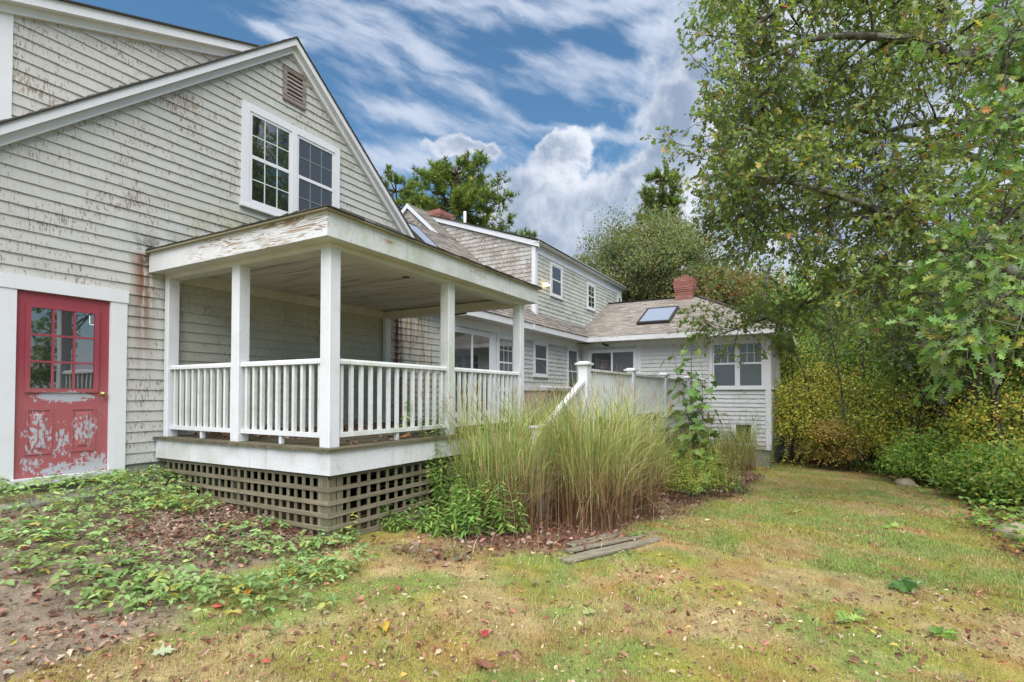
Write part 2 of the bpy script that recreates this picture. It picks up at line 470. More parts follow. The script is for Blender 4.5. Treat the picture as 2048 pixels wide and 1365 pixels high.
def ceiling_mat():
    m, t = new_mat('ceiling_paint')
    p = pos(t)
    rnd = t.n('ShaderNodeObjectInfo').outputs['Random']
    st = t.noise(t.v('ADD', t.scale3(p, 9, 0.9, 1), t.n('ShaderNodeCombineXYZ', {1: t.m('MULTIPLY', rnd, 3.0)}).outputs[0]), 1.0, 5, 0.65)
    col = t.mix(t.sm(st, 0.46, 0.74), (0.62, 0.60, 0.565), (0.24, 0.205, 0.175))
    col = t.mix(t.m('MULTIPLY', rnd, 0.15), col, (0.3, 0.28, 0.25))
    finish(t, principled(t, col, 0.7, st, 0.05, 0.003, 0.2))
ceiling_mat()
def door_mat():
    m, t = new_mat('door_paint')
    p = pos(t); x, y, z = xyz(t, p)
    f = t.noise(p, 3.0, 3, 0.6)
    fade = t.sm(z, 1.35, 0.75)
    red = t.mix(fade, t.mix(f, (0.245, 0.036, 0.052), (0.29, 0.052, 0.068)), t.mix(f, (0.31, 0.075, 0.085), (0.36, 0.11, 0.115)))
    ch = t.noise(t.scale3(p, 34, 34, 17), 1.0, 6, 0.66)
    def region(cx, cz, rx, rz):
        d = t.n('ShaderNodeCombineXYZ', {0: t.m('DIVIDE', t.m('SUBTRACT', x, cx), rx), 1: t.m('DIVIDE', t.m('SUBTRACT', z, cz), rz)}).outputs[0]
        return t.sm(t.v('LENGTH', d), 1.35, 0.25)
    a = region(-0.42, 0.88, 0.34, 0.08)
    for r in ((-0.66, 0.46, 0.15, 0.30), (-0.24, 0.50, 0.16, 0.20), (-0.45, 0.06, 0.44, 0.10), (-0.15, 0.10, 0.22, 0.16), (-0.44, 0.36, 0.10, 0.22), (-0.72, 0.14, 0.12, 0.12)):
        a = t.m('MAXIMUM', a, region(*r))
    pm = t.sm(t.m('ADD', ch, t.m('MULTIPLY', a, 0.19)), 0.655, 0.672)
    pm = t.m('MULTIPLY', pm, t.sm(z, 0.98, 0.95))
    big = t.noise(t.scale3(p, 9, 9, 16), 1.0, 6, 0.66)
    pm2 = t.m('MULTIPLY', t.m('MAXIMUM', region(-0.42, 0.88, 0.33, 0.07), region(-0.30, 0.05, 0.42, 0.09)), t.sm(big, 0.44, 0.47))
    pm = t.m('MAXIMUM', pm, t.sm(pm2, 0.45, 0.55))
    col = t.mix(pm, red, (0.38, 0.385, 0.42))
    finish(t, principled(t, col, 0.45, pm, -0.4, 0.002, 0.4))
door_mat()
glass_mat('glass', (0.012, 0.014, 0.016))
glass_mat('glass_grey', (0.045, 0.05, 0.06), 0.06, 0.7)
glass_mat('insect_screen', (0.055, 0.06, 0.075), 0.32, 0.35)
glass_mat('screen_pale', (0.075, 0.08, 0.092), 0.25, 0.4)
glass_mat('skylight_glass', (0.27, 0.30, 0.36), 0.25, 0.6)
flat_mat('brass', (0.45, 0.33, 0.14), 0.25, 1.0)
flat_mat('steel', (0.5, 0.5, 0.5), 0.35, 1.0)
flat_mat('dark_metal', (0.05, 0.045, 0.04), 0.5, 0.2)
flat_mat('dark_edge', (0.045, 0.04, 0.034), 0.9)
flat_mat('drip_edge', (0.30, 0.27, 0.19), 0.6)
flat_mat('muntin', (0.52, 0.60, 0.57), 0.5)
flat_mat('muntin_dim', (0.17, 0.20, 0.21), 0.6)
flat_mat('pipe_white', (0.7, 0.72, 0.74), 0.5)
flat_mat('mortar', (0.30, 0.27, 0.24), 0.95)
flat_mat('dark_void', (0.012, 0.011, 0.01), 0.9)
flat_mat('box_body', (0.30, 0.27, 0.235), 0.7, amt=.12)
flat_mat('box_lid', (0.36, 0.37, 0.41), 0.6, amt=.12)
flat_mat('bird_grey', (0.06, 0.06, 0.065), 0.6)
def brick_mat():
    m, t = new_mat('brick')
    r = t.n('ShaderNodeObjectInfo').outputs['Random']
    n = t.noise(pos(t), 30, 3, 0.6)
    c = t.mix(r, (0.24, 0.085, 0.07), (0.36, 0.17, 0.14))
    c = t.mix(t.m('MULTIPLY', n, 0.5), c, (0.22, 0.12, 0.10))
    finish(t, principled(t, c, 0.9, n, 0.3, 0.005, 0.1))
brick_mat()
def concrete_mat():
    m, t = new_mat('concrete')
    p = pos(t)
    n = t.noise(p, 3, 5, 0.65); g = t.noise(p, 40, 3, 0.6)
    c = t.mix(n, (0.20, 0.20, 0.16), (0.36, 0.35, 0.31))
    c = t.mix(t.m('MULTIPLY', t.sm(n, 0.5, 0.68), 0.6), c, (0.16, 0.19, 0.09))
    finish(t, principled(t, c, 0.92, g, 0.4, 0.006, 0.1))
concrete_mat()
attr_mat('roof_shingle', 0.95, 60, 0.35, 0.5, spec=0.08)
attr_mat('ground_soil', 0.95, 55, 0.45, 0.9, spec=0.06, bdist=0.02)
attr_mat('leaf', 0.5, 25, 0.22, 0, transl=0.42, spec=0.35)
attr_mat('leaf_dry', 0.75, 40, 0.25, 0, transl=0.12, spec=0.15)
attr_mat('needle', 0.55, 10, 0.2, 0, transl=0.2, spec=0.25)
attr_mat('grass_blade', 0.6, 20, 0.2, 0, transl=0.28, spec=0.2)
def bark_mat(name, c1, c2, lichen):
    m, t = new_mat(name)
    p = pos(t)
    n = t.noise(t.scale3(p, 20, 20, 6), 1.0, 5, 0.65)
    c = t.mix(n, c1, c2)
    l = t.noise(p, 4.5, 5, 0.65)
    c = t.mix(t.m('MULTIPLY', t.sm(l, 0.46, 0.62), lichen), c, (0.30, 0.33, 0.26))
    finish(t, principled(t, c, 0.95, n, 0.8, 0.02, 0.08))
bark_mat('bark', (0.04, 0.034, 0.028), (0.14, 0.12, 0.10), 0.6)
bark_mat('bark_dark', (0.028, 0.023, 0.019), (0.10, 0.08, 0.062), 0.25)
bark_mat('bark_pine', (0.05, 0.03, 0.022), (0.17, 0.10, 0.075), 0.1)
def lamp_mat():
    m, t = new_mat('lit_bulb')
    finish(t, t.n('ShaderNodeEmission', {'Color': (1.0, 0.62, 0.3), 'Strength': 6.0}).outputs[0])
lamp_mat()
flat_mat('stone', (0.33, 0.27, 0.20), 0.9, nscale=7, amt=.35)

# ================================================================== house
PLANES = {
    'A': lambda u, z, n: (u, -n, z),              # long wall facing the lawn, y = 0
    'W': lambda u, z, n: (15.05 - n, u, z),       # sunroom wall facing the porch
    'S': lambda u, z, n: (u, -6.2 - n, z),        # sunroom side
    'C': lambda u, z, n: (11.3 - n, u, z),        # dormer cheek
    'M': lambda u, z, n: (10.35 - n, u, z),       # upper gable end
    'L': lambda u, z, n: (-1.6 - n, u, z),        # blind side of the gable
    'G': lambda u, z, n: (u, 0.35 - n, z),        # cheek of the dormer over the door
}
def lb(mb, pl, u0, u1, z0, z1, n0, n1):
    a = PLANES[pl](u0, z0, n0); b = PLANES[pl](u1, z1, n1)
    return mb.box(a[0], b[0], a[1], b[1], a[2], b[2])
def lbox(name, pl, u0, u1, z0, z1, n0, n1, mat, parent):
    return lb(MB(), pl, u0, u1, z0, z1, n0, n1).build(name, mat, parent)

house = empty('house', (2.5, 0, 0))
tag(house, 'rambling pale shingled house with white trim, red back door and brown shingle roofs', 'house')
def hp(o):
    """parent to the house without moving"""
    o.parent = house; o.matrix_parent_inverse = house.matrix_world.inverted(); return o
house.location = (0, 0, 0)      # all parts are modelled in place

def courses(ulim, z0, z1, expo, rects, wlo, whi, cover=0.09):
    out = []
    k = 0
    z = z0
    while z < z1:
        lo, hi = ulim(z)
        if hi - lo > 0.06:
            iv = [(lo, hi)]
            for (a, b, c, d) in rects:
                if min(z + expo, d) - max(z, c) > cover:
                    nv = []
                    for (p, q) in iv:
                        if b <= p or a >= q: nv.append((p, q)); continue
                        if a > p: nv.append((p, a))
                        if b < q: nv.append((b, q))
                    iv = nv
            for (p, q) in iv:
                u = p
                while u < q - 0.004:
                    w = random.uniform(wlo, whi)
                    if q - (u + w) < wlo * 0.6: w = q - u
                    out.append((u, min(q, u + w) - 0.0014, z + random.uniform(-0.0025, 0.0025), expo + 0.02))
                    u += w
        z += expo
    return out
SHF = [(0, 1, 5, 4), (0, 3, 2, 1), (0, 4, 7, 3), (1, 2, 6, 5)]
def shingle_field(name, pl, lst, mat, parent, butt=0.021):
    P = PLANES[pl]; V = []; C = []
    for (a, b, z, h) in lst:
        t = butt * random.uniform(0.93, 1.08)
        V += [P(a, z, t), P(b, z, t), P(b, z, 0), P(a, z, 0), P(a, z + h, 0.002), P(b, z + h, 0.002), P(b, z + h, 0), P(a, z + h, 0)]
        C += [random.random()] * 8
    k = len(lst); tl = np.array(SHF).ravel()
    loops = (tl[None] + (np.arange(k) * 8)[:, None]).ravel()
    starts = np.arange(k * 4) * 4
    o = fast_mesh(name, np.array(V), loops, starts, mat, parent, np.repeat(np.array(C)[:, None], 3, 1))
    o['kind'] = 'stuff'
    return o

# ---- garden-side gable
XR, ZR, SR = 2.52, 6.715, 0.84
def rz_(x): return ZR - SR * abs(x - XR)
gw = MB()
gw.prism([(-1.6, 0, 0.03), (6.63, 0, 0.03), (6.63, 0, rz_(6.63) - .1), (XR, 0, ZR - .1), (-1.6, 0, rz_(-1.6) - .1)], (0, 0.14, 0))
gable_wall = gw.build('gable_wall', 'siding', house)
MB().box(-1.6, -1.46, 0.142, 7.4, 0.03, 3.1).box(-1.45, 6.5, 7.25, 7.4, 0.03, 3.1).build('side_wall', 'siding', house)
shingle_field('shingle_rows', 'L', courses(lambda z: (0.0, 7.4), 0.043, 3.0, 0.1322, [], .09, .26), 'siding', gable_wall)
box('foundation', -1.58, 6.6, 0.012, 0.3, -1.4, 0.028, 'concrete', house)
RECT_A = [(-1.05, 0.18, -0.2, 2.18), (1.67, 3.54, 3.75, 5.31), (2.373, 2.807, 5.672, 6.217)]
def ul_gable(z):
    r = (ZR - .03 - z - .152) / SR
    return max(-1.6, XR - r), min(6.52, XR + r)
sh = courses(ul_gable, 0.043, 6.4, 0.1322, RECT_A, 0.09, 0.26)
def showing(s):
    u = (s[0] + s[1]) / 2; d = np.array([u, 0, s[2]]) - CAM
    f = d @ FW
    if f < 0.5: return -1
    px = 1024 + FPX * (d @ RT) / f; py = 766.8 - FPX * (d @ UP) / f
    if px < -10 or py < -10: return -1
    if s[2] > 0.3 and s[2] < 2.45 and u > 0.7: return 0
    return (s[1] - s[0]) * -d[1] * -1 / np.linalg.norm(d) ** 3
sh.sort(key=showing, reverse=True)
us = bpy.data.meshes.new('shingle')
us.from_pydata([(0, -.021, 0), (1, -.021, 0), (1, -.0005, 0), (0, -.0005, 0), (0, -.002, .1522), (1, -.002, .1522), (1, -.0005, .1522), (0, -.0005, .1522)], [], SHF)
ca = us.color_attributes.new('Col', 'FLOAT_COLOR', 'POINT')
ca.data.foreach_set('color', [0.5] * 32)
us.materials.append(MATS['siding'])
for s in sh[:300]:
    o = bpy.data.objects.new('shingle', us)
    o.location = (s[0], 0, s[2]); o.scale = (s[1] - s[0], random.uniform(.93, 1.08), 1)
    link(o, gable_wall)
shingle_field('shingle_rows', 'A', sh[300:], 'siding', gable_wall)

# rake boards, roof of the gable
def rake(name, a, b, y0, y1, mat, xl=-1.98, xr=7.02, par=house):
    m = MB()
    m.prism([(xl, y0, rz_(xl) - a), (XR, y0, ZR - a), (XR, y0, ZR - b), (xl, y0, rz_(xl) - b)], (0, y1 - y0, 0))
    m.prism([(XR + .0005, y0, ZR - a), (xr, y0, rz_(xr) - a), (xr, y0, rz_(xr) - b), (XR + .0005, y0, ZR - b)], (0, y1 - y0, 0))
    return m.build(name, mat, par)
rake('rake_board', 0.012, 0.122, -0.15, -0.001, 'white_clean')
rake('rake_frieze', 0.123, 0.232, -0.075, -0.001, 'white_clean')
m = MB()
m.prism([(-2.02, -0.17, rz_(-2.02) + .012), (XR, -0.17, ZR + .012), (XR, -0.17, ZR - .01), (-2.02, -0.17, rz_(-2.02) - .01)], (0, 7.7, 0))
m.prism([(XR + .0005, -0.17, ZR + .012), (7.06, -0.17, rz_(7.06) + .012), (7.06, -0.17, rz_(7.06) - .01), (XR + .0005, -0.17, ZR - .01)], (0, 7.7, 0))
gable_roof = m.build('roof', 'dark_edge', house)

def roof_field(O, ud, vd, ulim, vlen, parent, expo=0.14, c1=(0.15, 0.132, 0.116), c2=(0.25, 0.222, 0.196), lift=0.0, name='roof_shingles'):
    O = np.array(O, float); ud = np.array(ud, float); vd = np.array(vd, float)
    ud /= np.linalg.norm(ud); vd /= np.linalg.norm(vd); nn = np.cross(ud, vd)
    if nn[2] < 0: nn = -nn
    V = []; C = []
    v = 0.0
    while v < vlen - 0.02:
        lo, hi = ulim(v + expo * .5)
        u = lo - random.uniform(0, .15)
        while u < hi:
            w = random.choice((.14, .16, .2, .28, .33)); a = max(u, lo); b = min(u + w - .003, hi)
            if b - a > .01:
                t = random.choice((0.006, 0.011, 0.015)) + lift
                h = min(expo + .015, vlen - v)
                p = lambda uu, vv, nnn: O + ud * uu + vd * vv + nn * nnn
                V += [p(a, v, t), p(b, v, t), p(b, v, 0), p(a, v, 0), p(a, v + h, lift + .002), p(b, v + h, lift + .002), p(b, v + h, 0), p(a, v + h, 0)]
                k = random.random() ** 1.2
                c = np.array(c1) * (1 - k) + np.array(c2) * k
                C += [c * random.uniform(.9, 1.1)] * 8
            u += w
        v += expo
    k = len(V) // 8
    loops = (np.array(SHF).ravel()[None] + (np.arange(k) * 8)[:, None]).ravel()
    o = fast_mesh(name, np.array(V), loops, np.arange(k * 4) * 4, 'roof_shingle', parent, np.array(C))
    o['kind'] = 'stuff'
    return o
sl_len = 4.54 * math.hypot(1, SR)
roof_field((-2.02, -0.17, rz_(-2.02) + .013), (0, 1, 0), (1, 0, SR), lambda v: (0.0, 7.7), sl_len, gable_roof)
roof_field((7.06, -0.17, rz_(7.06) + .013), (0, 1, 0), (-1, 0, SR), lambda v: (0.0, 7.7), sl_len, gable_roof)

# dormer over the door side: its cheek, corner board and rake
def dz(x): return 5.36 + 0.356 * (x + 0.77)
m = MB(); m.prism([(-1.0, 0.35, 3.6), (2.3, 0.35, 6.4), (2.1, 0.35, dz(2.1)), (-1.0, 0.35, dz(-1.0))], (0, 6.6, 0))
dcheek = m.build('dormer_wall', 'siding', house)
def ul_g(z):
    return -0.86, min(2.3, XR - (ZR - (z)) / SR + .35) if z < 5.25 else min(2.2, XR - (ZR - z) / SR + .35)
lst = [s for s in courses(lambda z: (max(-0.86, -0.77 + (z + .155 - 5.30) / 0.356) if z + .155 > 5.30 else -0.86, min(2.25, XR - (ZR - z) / SR + .30)), 3.9, 6.3, 0.1322, [], 0.09, 0.26)]
shingle_field('shingle_rows', 'G', lst, 'siding', dcheek)
lbox('corner_board', 'G', -1.02, -0.835, 3.6, dz(-1.0) - .04, 0.001, 0.03, 'white_clean', house)
for (a, b, y0) in ((-.02, .10, 0.20), (.101, .20, 0.29)):
    m = MB(); m.prism([(-1.3, y0, dz(-1.3) + .02 - a), (2.35, y0, dz(2.35) + .02 - a), (2.35, y0, dz(2.35) + .02 - b), (-1.3, y0, dz(-1.3) + .02 - b)], (0, .349 - y0, 0))
    m.build('rake_board', 'white_clean', house)
m = MB(); m.prism([(-1.36, 0.17, dz(-1.36) + .064), (2.4, 0.17, dz(2.4) + .064), (2.4, 0.17, dz(2.4) + .042), (-1.36, 0.17, dz(-1.36) + .042)], (0, 6.9, 0))
m.build('dormer_roof', 'dark_edge', house)

# ---- windows
def window(pl, u0, u1, z0, z1, cas=0.09, sashes=(), glass='glass', sill=True, parent=house, name='window', mun=None, label=None, rail=None, cmat='white_trim', sw=0.042):
    """casing mesh with sashes, panes and muntins as its pieces. sashes: list of (u0,u1,z0,z1,cols,rows,glass)"""
    m = MB()
    lb(m, pl, u0, u0 + cas, z0, z1, 0.0005, 0.054); lb(m, pl, u1 - cas, u1, z0, z1, 0.0005, 0.054)
    lb(m, pl, u0 + cas, u1 - cas, z1 - cas, z1, 0.0005, 0.058)
    lb(m, pl, u0 + cas, u1 - cas, z0, z0 + cas * .55, 0.0005, 0.058)
    w = m.build(name, cmat, parent)
    if label: w['label'] = label
    if sill: lbox('sill', pl, u0 - .02, u1 + .02, z0 - .035, z0 - .001, 0.0005, 0.075, cmat, w)
    for (a, b, c, d, nc, nr, g, dep) in sashes:
        f = MB(); s = sw
        lb(f, pl, a, a + s, c, d, .026, .046 + dep); lb(f, pl, b - s, b, c, d, .026, .046 + dep)
        lb(f, pl, a + s, b - s, d - s, d, .026, .046 + dep); lb(f, pl, a + s, b - s, c, c + s, .026, .046 + dep)
        f.build('sash', cmat, w)
        ia, ib, ic, id_ = a + s, b - s, c + s, d - s
        for i in range(nc):
            for j in range(nr):
                lbox('pane', pl, ia + (ib - ia) * i / nc + .001, ia + (ib - ia) * (i + 1) / nc - .001, ic + (id_ - ic) * j / nr + .001, ic + (id_ - ic) * (j + 1) / nr - .001, .027, .034 + dep, g, w)
        for i in range(1, nc):
            u = ia + (ib - ia) * i / nc
            lbox('muntin', pl, u - .008, u + .008, ic, id_, .0345 + dep, .040 + dep, mun or ('muntin_dim' if g == 'insect_screen' else 'muntin'), w)
        for j in range(1, nr):
            z = ic + (id_ - ic) * j / nr
            lbox('muntin', pl, ia, ib, z - .008, z + .008, .0345 + dep, .0395 + dep, mun or ('muntin_dim' if g == 'insect_screen' else 'muntin'), w)
    return w
# paired window in the gable: clear sash left, screened sash right
gwin = window('A', 1.67, 3.54, 3.75, 5.31, 0.115, [
    (1.79, 2.53, 4.50, 5.195, 3, 2, 'glass', 0.0), (1.79, 2.53, 3.815, 4.53, 3, 2, 'glass', 0.004),
    (2.63, 3.42, 4.50, 5.195, 3, 2, 'insect_screen', 0.0), (2.63, 3.42, 3.815, 4.53, 3, 2, 'insect_screen', 0.004)],
    label='paired white window under the gable peak', cmat='white_clean')
lbox('mullion', 'A', 2.532, 2.628, 3.815, 5.195, 0.001, 0.062, 'white_clean', gwin)
# louvred vent
m = MB()
for (a, b, c, d) in ((2.373, 2.44, 5.672, 6.217), (2.74, 2.807, 5.672, 6.217), (2.44, 2.74, 6.15, 6.217), (2.44, 2.74, 5.672, 5.74)):
    lb(m, 'A', a, b, c, d, 0.0005, 0.045)
vent = m.build('gable_vent', 'vent_wood', house); vent['label'] = 'weathered wooden louvre vent near the gable peak'
lbox('backing', 'A', 2.44, 2.74, 5.74, 6.15, 0.0225, 0.024, 'dark_void', vent)
for i in range(6):
    z = 5.765 + i * 0.066
    m = MB(); m.prism([(2.441, -0.042, z - .018), (2.441, -0.027, z + .022), (2.441, -0.0265, z + .034), (2.441, -0.043, z - .006)], (0.298, 0, 0))
    m.build('louvre', 'vent_wood', vent)

# ---- red door
m = MB()
lb(m, 'A', -1.05, -0.872, -0.07, 2.034, .0005, .045); lb(m, 'A', 0.001, 0.18, -0.07, 2.034, .0005, .045)
lb(m, 'A', -1.06, 0.19, 2.035, 2.185, .0005, .056)
m.build('door_casing', 'white_clean', house)
door = lbox('door', 'A', -0.871, 0, 0.005, 2.032, .0008, .014, 'door_paint', house)
door['label'] = 'red back door with peeling paint and nine panes'
def ring(pl, u0, u1, z0, z1, w, n0, n1, name, mat, par):
    m = MB(); lb(m, pl, u0, u0 + w, z0, z1, n0, n1); lb(m, pl, u1 - w, u1, z0, z1, n0, n1)
    lb(m, pl, u0 + w, u1 - w, z1 - w, z1, n0, n1); lb(m, pl, u0 + w, u1 - w, z0, z0 + w, n0, n1)
    return m.build(name, mat, par)
ring('A', -0.79, -0.11, 0.93, 1.905, .045, .0142, .034, 'glazing_frame', 'door_paint', door)
for i in range(3):
    for j in range(3):
        u0 = -0.745 + i * .1967; z0 = 0.975 + j * .295
        lbox('pane', 'A', u0 + .001, u0 + .1957, z0 + .001, z0 + .294, .0143, .019, 'glass', door)
for i in (1, 2):
    lbox('muntin', 'A', -0.745 + i * .1967 - .011, -0.745 + i * .1967 + .011, .976, 1.859, .0192, .031, 'door_paint', door)
    lbox('muntin', 'A', -0.744, -0.156, .975 + i * .295 - .011, .975 + i * .295 + .011, .0192, .0295, 'door_paint', door)
for (a, b) in ((-0.775, -0.54), (-0.37, -0.13)):
    ring('A', a, b, .25, .755, .022, .0142, .023, 'panel_moulding', 'door_paint', door)
    m = MB()
    q = [(a + .05, .30), (b - .05, .30), (b - .05, .705), (a + .05, .705)]; r = [(a + .075, .325), (b - .075, .325), (b - .075, .68), (a + .075, .68)]
    m.add([(u, -.0142, z) for u, z in q] + [(u, -.023, z) for u, z in r], [(0, 1, 5, 4), (1, 2, 6, 5), (2, 3, 7, 6), (3, 0, 4, 7), (4, 5, 6, 7)])
    m.build('raised_panel', 'door_paint', door)
def lathe_y(name, x, z, y0, prof, mat, par, n=20):
    v = []
    for r, d in prof: v += [(x + r * cos(2 * pi * i / n), y0 - d, z + r * sin(2 * pi * i / n)) for i in range(n)]
    f = [(j * n + i, j * n + (i + 1) % n, (j + 1) * n + (i + 1) % n, (j + 1) * n + i) for j in range(len(prof) - 1) for i in range(n)] + [tuple(range(len(v) - n, len(v)))]
    return mesh(name, v, f, mat, par, True)
lathe_y('knob', -0.062, 0.913, -0.0145, [(.032, 0), (.032, .006), (.012, .01), (.011, .03), (.022, .038), (.028, .05), (.026, .062), (.014, .068)], 'brass', door)
m = MB().tube([(-0.205, -.024, 1.835), (-0.205, -.026, 1.74), (-0.20, -.027, 1.725), (-0.165, -.027, 1.728)], .006, n=6)
m.build('door_hook', 'pipe_white', door)
lbox('door_sill', 'A', -0.90, 0.03, -0.07, 0.003, 0.0005, 0.09, 'white_trim', house)
m = MB().prism([(-2.6, -0.04, -0.17), (0.42, -0.04, -0.17), (0.36, -0.62, -0.19), (-2.6, -0.66, -0.19)], (0, 0, -0.4))
slab = m.build('door_step', 'concrete')
tag(slab, 'low concrete step slab below the red door, half covered by vines', 'step')

# ---- long wall beyond the gable
mw = MB(); mw.box(6.64, 15.05, 0.0, 0.16, 0.0, 2.8)
main_wall = mw.build('long_wall', 'siding_main', house)
RECT_M = [(6.75, 8.98, .2, 2.60), (9.007, 9.954, 1.02, 2.56), (11.134, 12.118, 1.474, 2.56), (13.646, 14.6, 0.9, 2.56)]
shingle_field('shingle_rows', 'A', courses(lambda z: (6.64, 15.02), 0.364, 2.5, .1322, RECT_M, .09, .26), 'siding_main', main_wall, .028)
lbox('frieze_board', 'A', 6.64, 15.02, 2.545, 2.745, .001, .036, 'white_trim', house)
box('foundation', 6.63, 15.0, 0.02, 0.3, -1.6, -0.003, 'concrete', house)
def slider(pl, u0, u1, z0, z1, flip, gl=('glass_grey', 'glass')):
    m = MB(); s = min(u0, u1); e = max(u0, u1)
    lb(m, pl, s, s + .06, z0, z1, .001, .05); lb(m, pl, e - .06, e, z0, z1, .001, .05); lb(m, pl, s + .06, e - .06, z1 - .06, z1, .001, .05); lb(m, pl, s + .06, e - .06, z0, z0 + .05, .001, .05)
    d = m.build('sliding_door', 'white_clean', house)
    mid = (s + e) / 2
    for k, (a, b) in enumerate(((s + .06, mid + .03), (mid - .03, e - .06))):
        n = .018 + .014 * (k if not flip else 1 - k)
        ring(pl, a, b, z0 + .05, z1 - .06, .06, n, n + .013, 'sash', 'white_clean', d)
        lbox('pane', pl, a + .06, b - .06, z0 + .11, z1 - .12, n + .001, n + .006, gl[k], d)
    return d
slider('A', 6.9, 8.73, 0.37, 2.52, False)['label'] = 'white sliding glass door just past the porch'
lbox('door_trim', 'A', 8.732, 8.99, 0.37, 2.544, .001, .026, 'white_trim', house)
lbox('door_trim', 'A', 6.72, 6.898, 0.37, 2.544, .001, .026, 'white_trim', house)
def dh(pl, u0, u1, z0, z1, g, nc=2, nr=2, cas=.075, low=1, label=None, lowrows=1):
    mid = (z0 + z1) / 2
    return window(pl, u0, u1, z0, z1, cas, [(u0 + cas, u1 - cas, mid - .02, z1 - cas, nc, nr, g, 0.0), (u0 + cas, u1 - cas, z0 + cas * .55, mid + .02, low, lowrows, g, .004)], label=label, cmat='white_clean')
dh('A', 9.007, 9.954, 1.02, 2.544, 'glass_grey', 3, 2, label='tall grilled window beside the sliding door', low=3, lowrows=2)
dh('A', 11.134, 12.118, 1.474, 2.544, 'insect_screen', 1, 1, label='screened window in the middle of the long wall')
dh('A', 13.646, 14.6, 0.9, 2.544, 'insect_screen', 1, 1, label='tall screened window next to the inside corner')

# eaves and roof of the long wall
box('eave_fascia', 6.98, 14.46, -0.475, -0.45, 2.75, 2.945, 'white_trim', house)
box('soffit', 6.98, 14.46, -0.449, -0.001, 2.746, 2.765, 'soffit', house)
m = MB().prism([(5.4, -.45, 2.93), (5.4, 2.86, 5.955), (5.4, 6.2, 2.93)], (5.05, 0, 0))
m.build('link_roof', 'roof_shingle' if False else 'dark_edge', house)
m = MB().prism([(10.35, -.45, 2.94), (10.35, 4.2, 7.19), (10.35, 8.85, 2.94)], (9.55, 0, 0))
mroof = m.build('upper_roof', 'siding_cheek', house)
MS = 0.914
vlen1 = 3.33 * math.hypot(1, MS); vlen2 = 4.68 * math.hypot(1, MS)
nlift = 0.012
roof_field((0, -.49, 2.955 - .04 * MS), (1, 0, 0), (0, 1, MS), lambda v: (6.9, 11.28), vlen1, mroof, lift=nlift)
def lim_up(v): return (10.27, 11.28)
roof_field((0, -.49 + 3.33, 2.955 + (3.33 - .04) * MS), (1, 0, 0), (0, 1, MS), lim_up, vlen2 - vlen1, mroof, lift=nlift)
roof_field((0, -.49, 2.955 - .04 * MS), (1, 0, 0), (0, 1, MS), lambda v: (11.28, min(15.4, 14.42 + 1.88 * (v / math.hypot(1, MS)))), .52 * math.hypot(1, MS), mroof, lift=nlift)
# upper gable end siding and its rake boards
lst = courses(lambda z: (max(2.5, 4.2 - 9), 4.2 + min(2.5, (7.05 - z - .2) / MS)), 4.9, 6.8, .13, [], .1, .2)
lst = [(max(a, 4.2 - (7.0 - z - .16) / MS), min(b, 4.2 + (7.0 - z - .16) / MS), z, h) for (a, b, z, h) in lst]
lst = [s for s in lst if s[1] - s[0] > .02]
shingle_field('shingle_rows', 'M', lst, 'siding_cheek', mroof)
m = MB()
for sg in (-1, 1):
    e = 4.2 + sg * 4.7
    m.prism([(10.27, 4.2 + sg * .0005, 7.21), (10.27, e, 7.21 - 4.7 * MS), (10.27, e, 7.05 - 4.7 * MS), (10.27, 4.2 + sg * .0005, 7.05)], (0.079, 0, 0))
m.build('rake_board', 'white_clean', house)
lbox('gable_window', 'M', 3.86, 4.26, 6.18, 6.46, .001, .03, 'white_clean', house)

# shed dormer
m = MB().prism([(11.3, 0, 3.2), (11.3, 0, 5.60), (11.3, 4.25, 7.115), (11.3, 4.25, 3.2)], (8.3, 0, 0))
dormer = m.build('dormer_wall', 'siding_dormer', house)
RECT_D = [(12.33, 13.24, 4.1, 5.2), (15.5, 16.33, 4.12, 5.14), (19.1, 19.6, 4.3, 5.23)]
shingle_field('shingle_rows', 'A', courses(lambda z: (11.42, 19.45), 3.3, 5.25, .1322, RECT_D, .1, .26), 'siding_dormer', dormer)
def ch_lim(z):
    lo = 0.0 if False else 0.012
    top = (z + .15 - 5.60) / .3565
    bot = (z + .1 - 3.36) / MS
    return max(.02, top), bot
shingle_field('shingle_rows', 'C', courses(lambda z: ch_lim(z) if ch_lim(z)[1] > ch_lim(z)[0] else (0, 0), 3.36, 7.0, .1322, [], .09, .2), 'siding_cheek', dormer)
m = MB(); m.box(11.27, 11.42, -.032, -.001, 3.28, 5.42); m.box(11.27, 11.2985, -.0005, .10, 3.36, 5.46)
m.build('corner_board', 'white_clean', house)
box('dormer_frieze', 11.43, 19.6, -.03, -.001, 5.26, 5.52, 'white_trim', house)
box('dormer_fascia', 11.2, 19.75, -.2, -.17, 5.53, 5.64, 'white_trim', house)
box('dormer_soffit', 11.2, 19.75, -.1695, -.031, 5.53, 5.545, 'soffit', house)
DS = .3565
m = MB().prism([(11.215, -.169, 5.60 - .169 * DS + .02), (11.215, 4.25, 5.60 + 4.25 * DS + .02), (11.215, 4.25, 5.60 + 4.25 * DS - .14), (11.215, -.169, 5.60 - .169 * DS - .14)], (.084, 0, 0))
m.build('rake_board', 'white_clean', house)
m = MB().prism([(11.18, -.235, 5.60 - .235 * DS + .082), (11.18, 4.45, 5.60 + 4.3 * DS + .082), (11.18, 4.45, 5.60 + 4.3 * DS + .055), (11.18, -.235, 5.60 - .235 * DS + .055)], (8.6, 0, 0))
m.build('dormer_roof', 'dark_edge', house)
dh('A', 12.33, 13.24, 4.12, 5.2, 'insect_screen', 2, 2, label='screened dormer window beside the flood light')
dh('A', 15.5, 16.33, 4.14, 5.13, 'glass', 2, 2, label='small dormer window above the roof valley', low=2, lowrows=2)
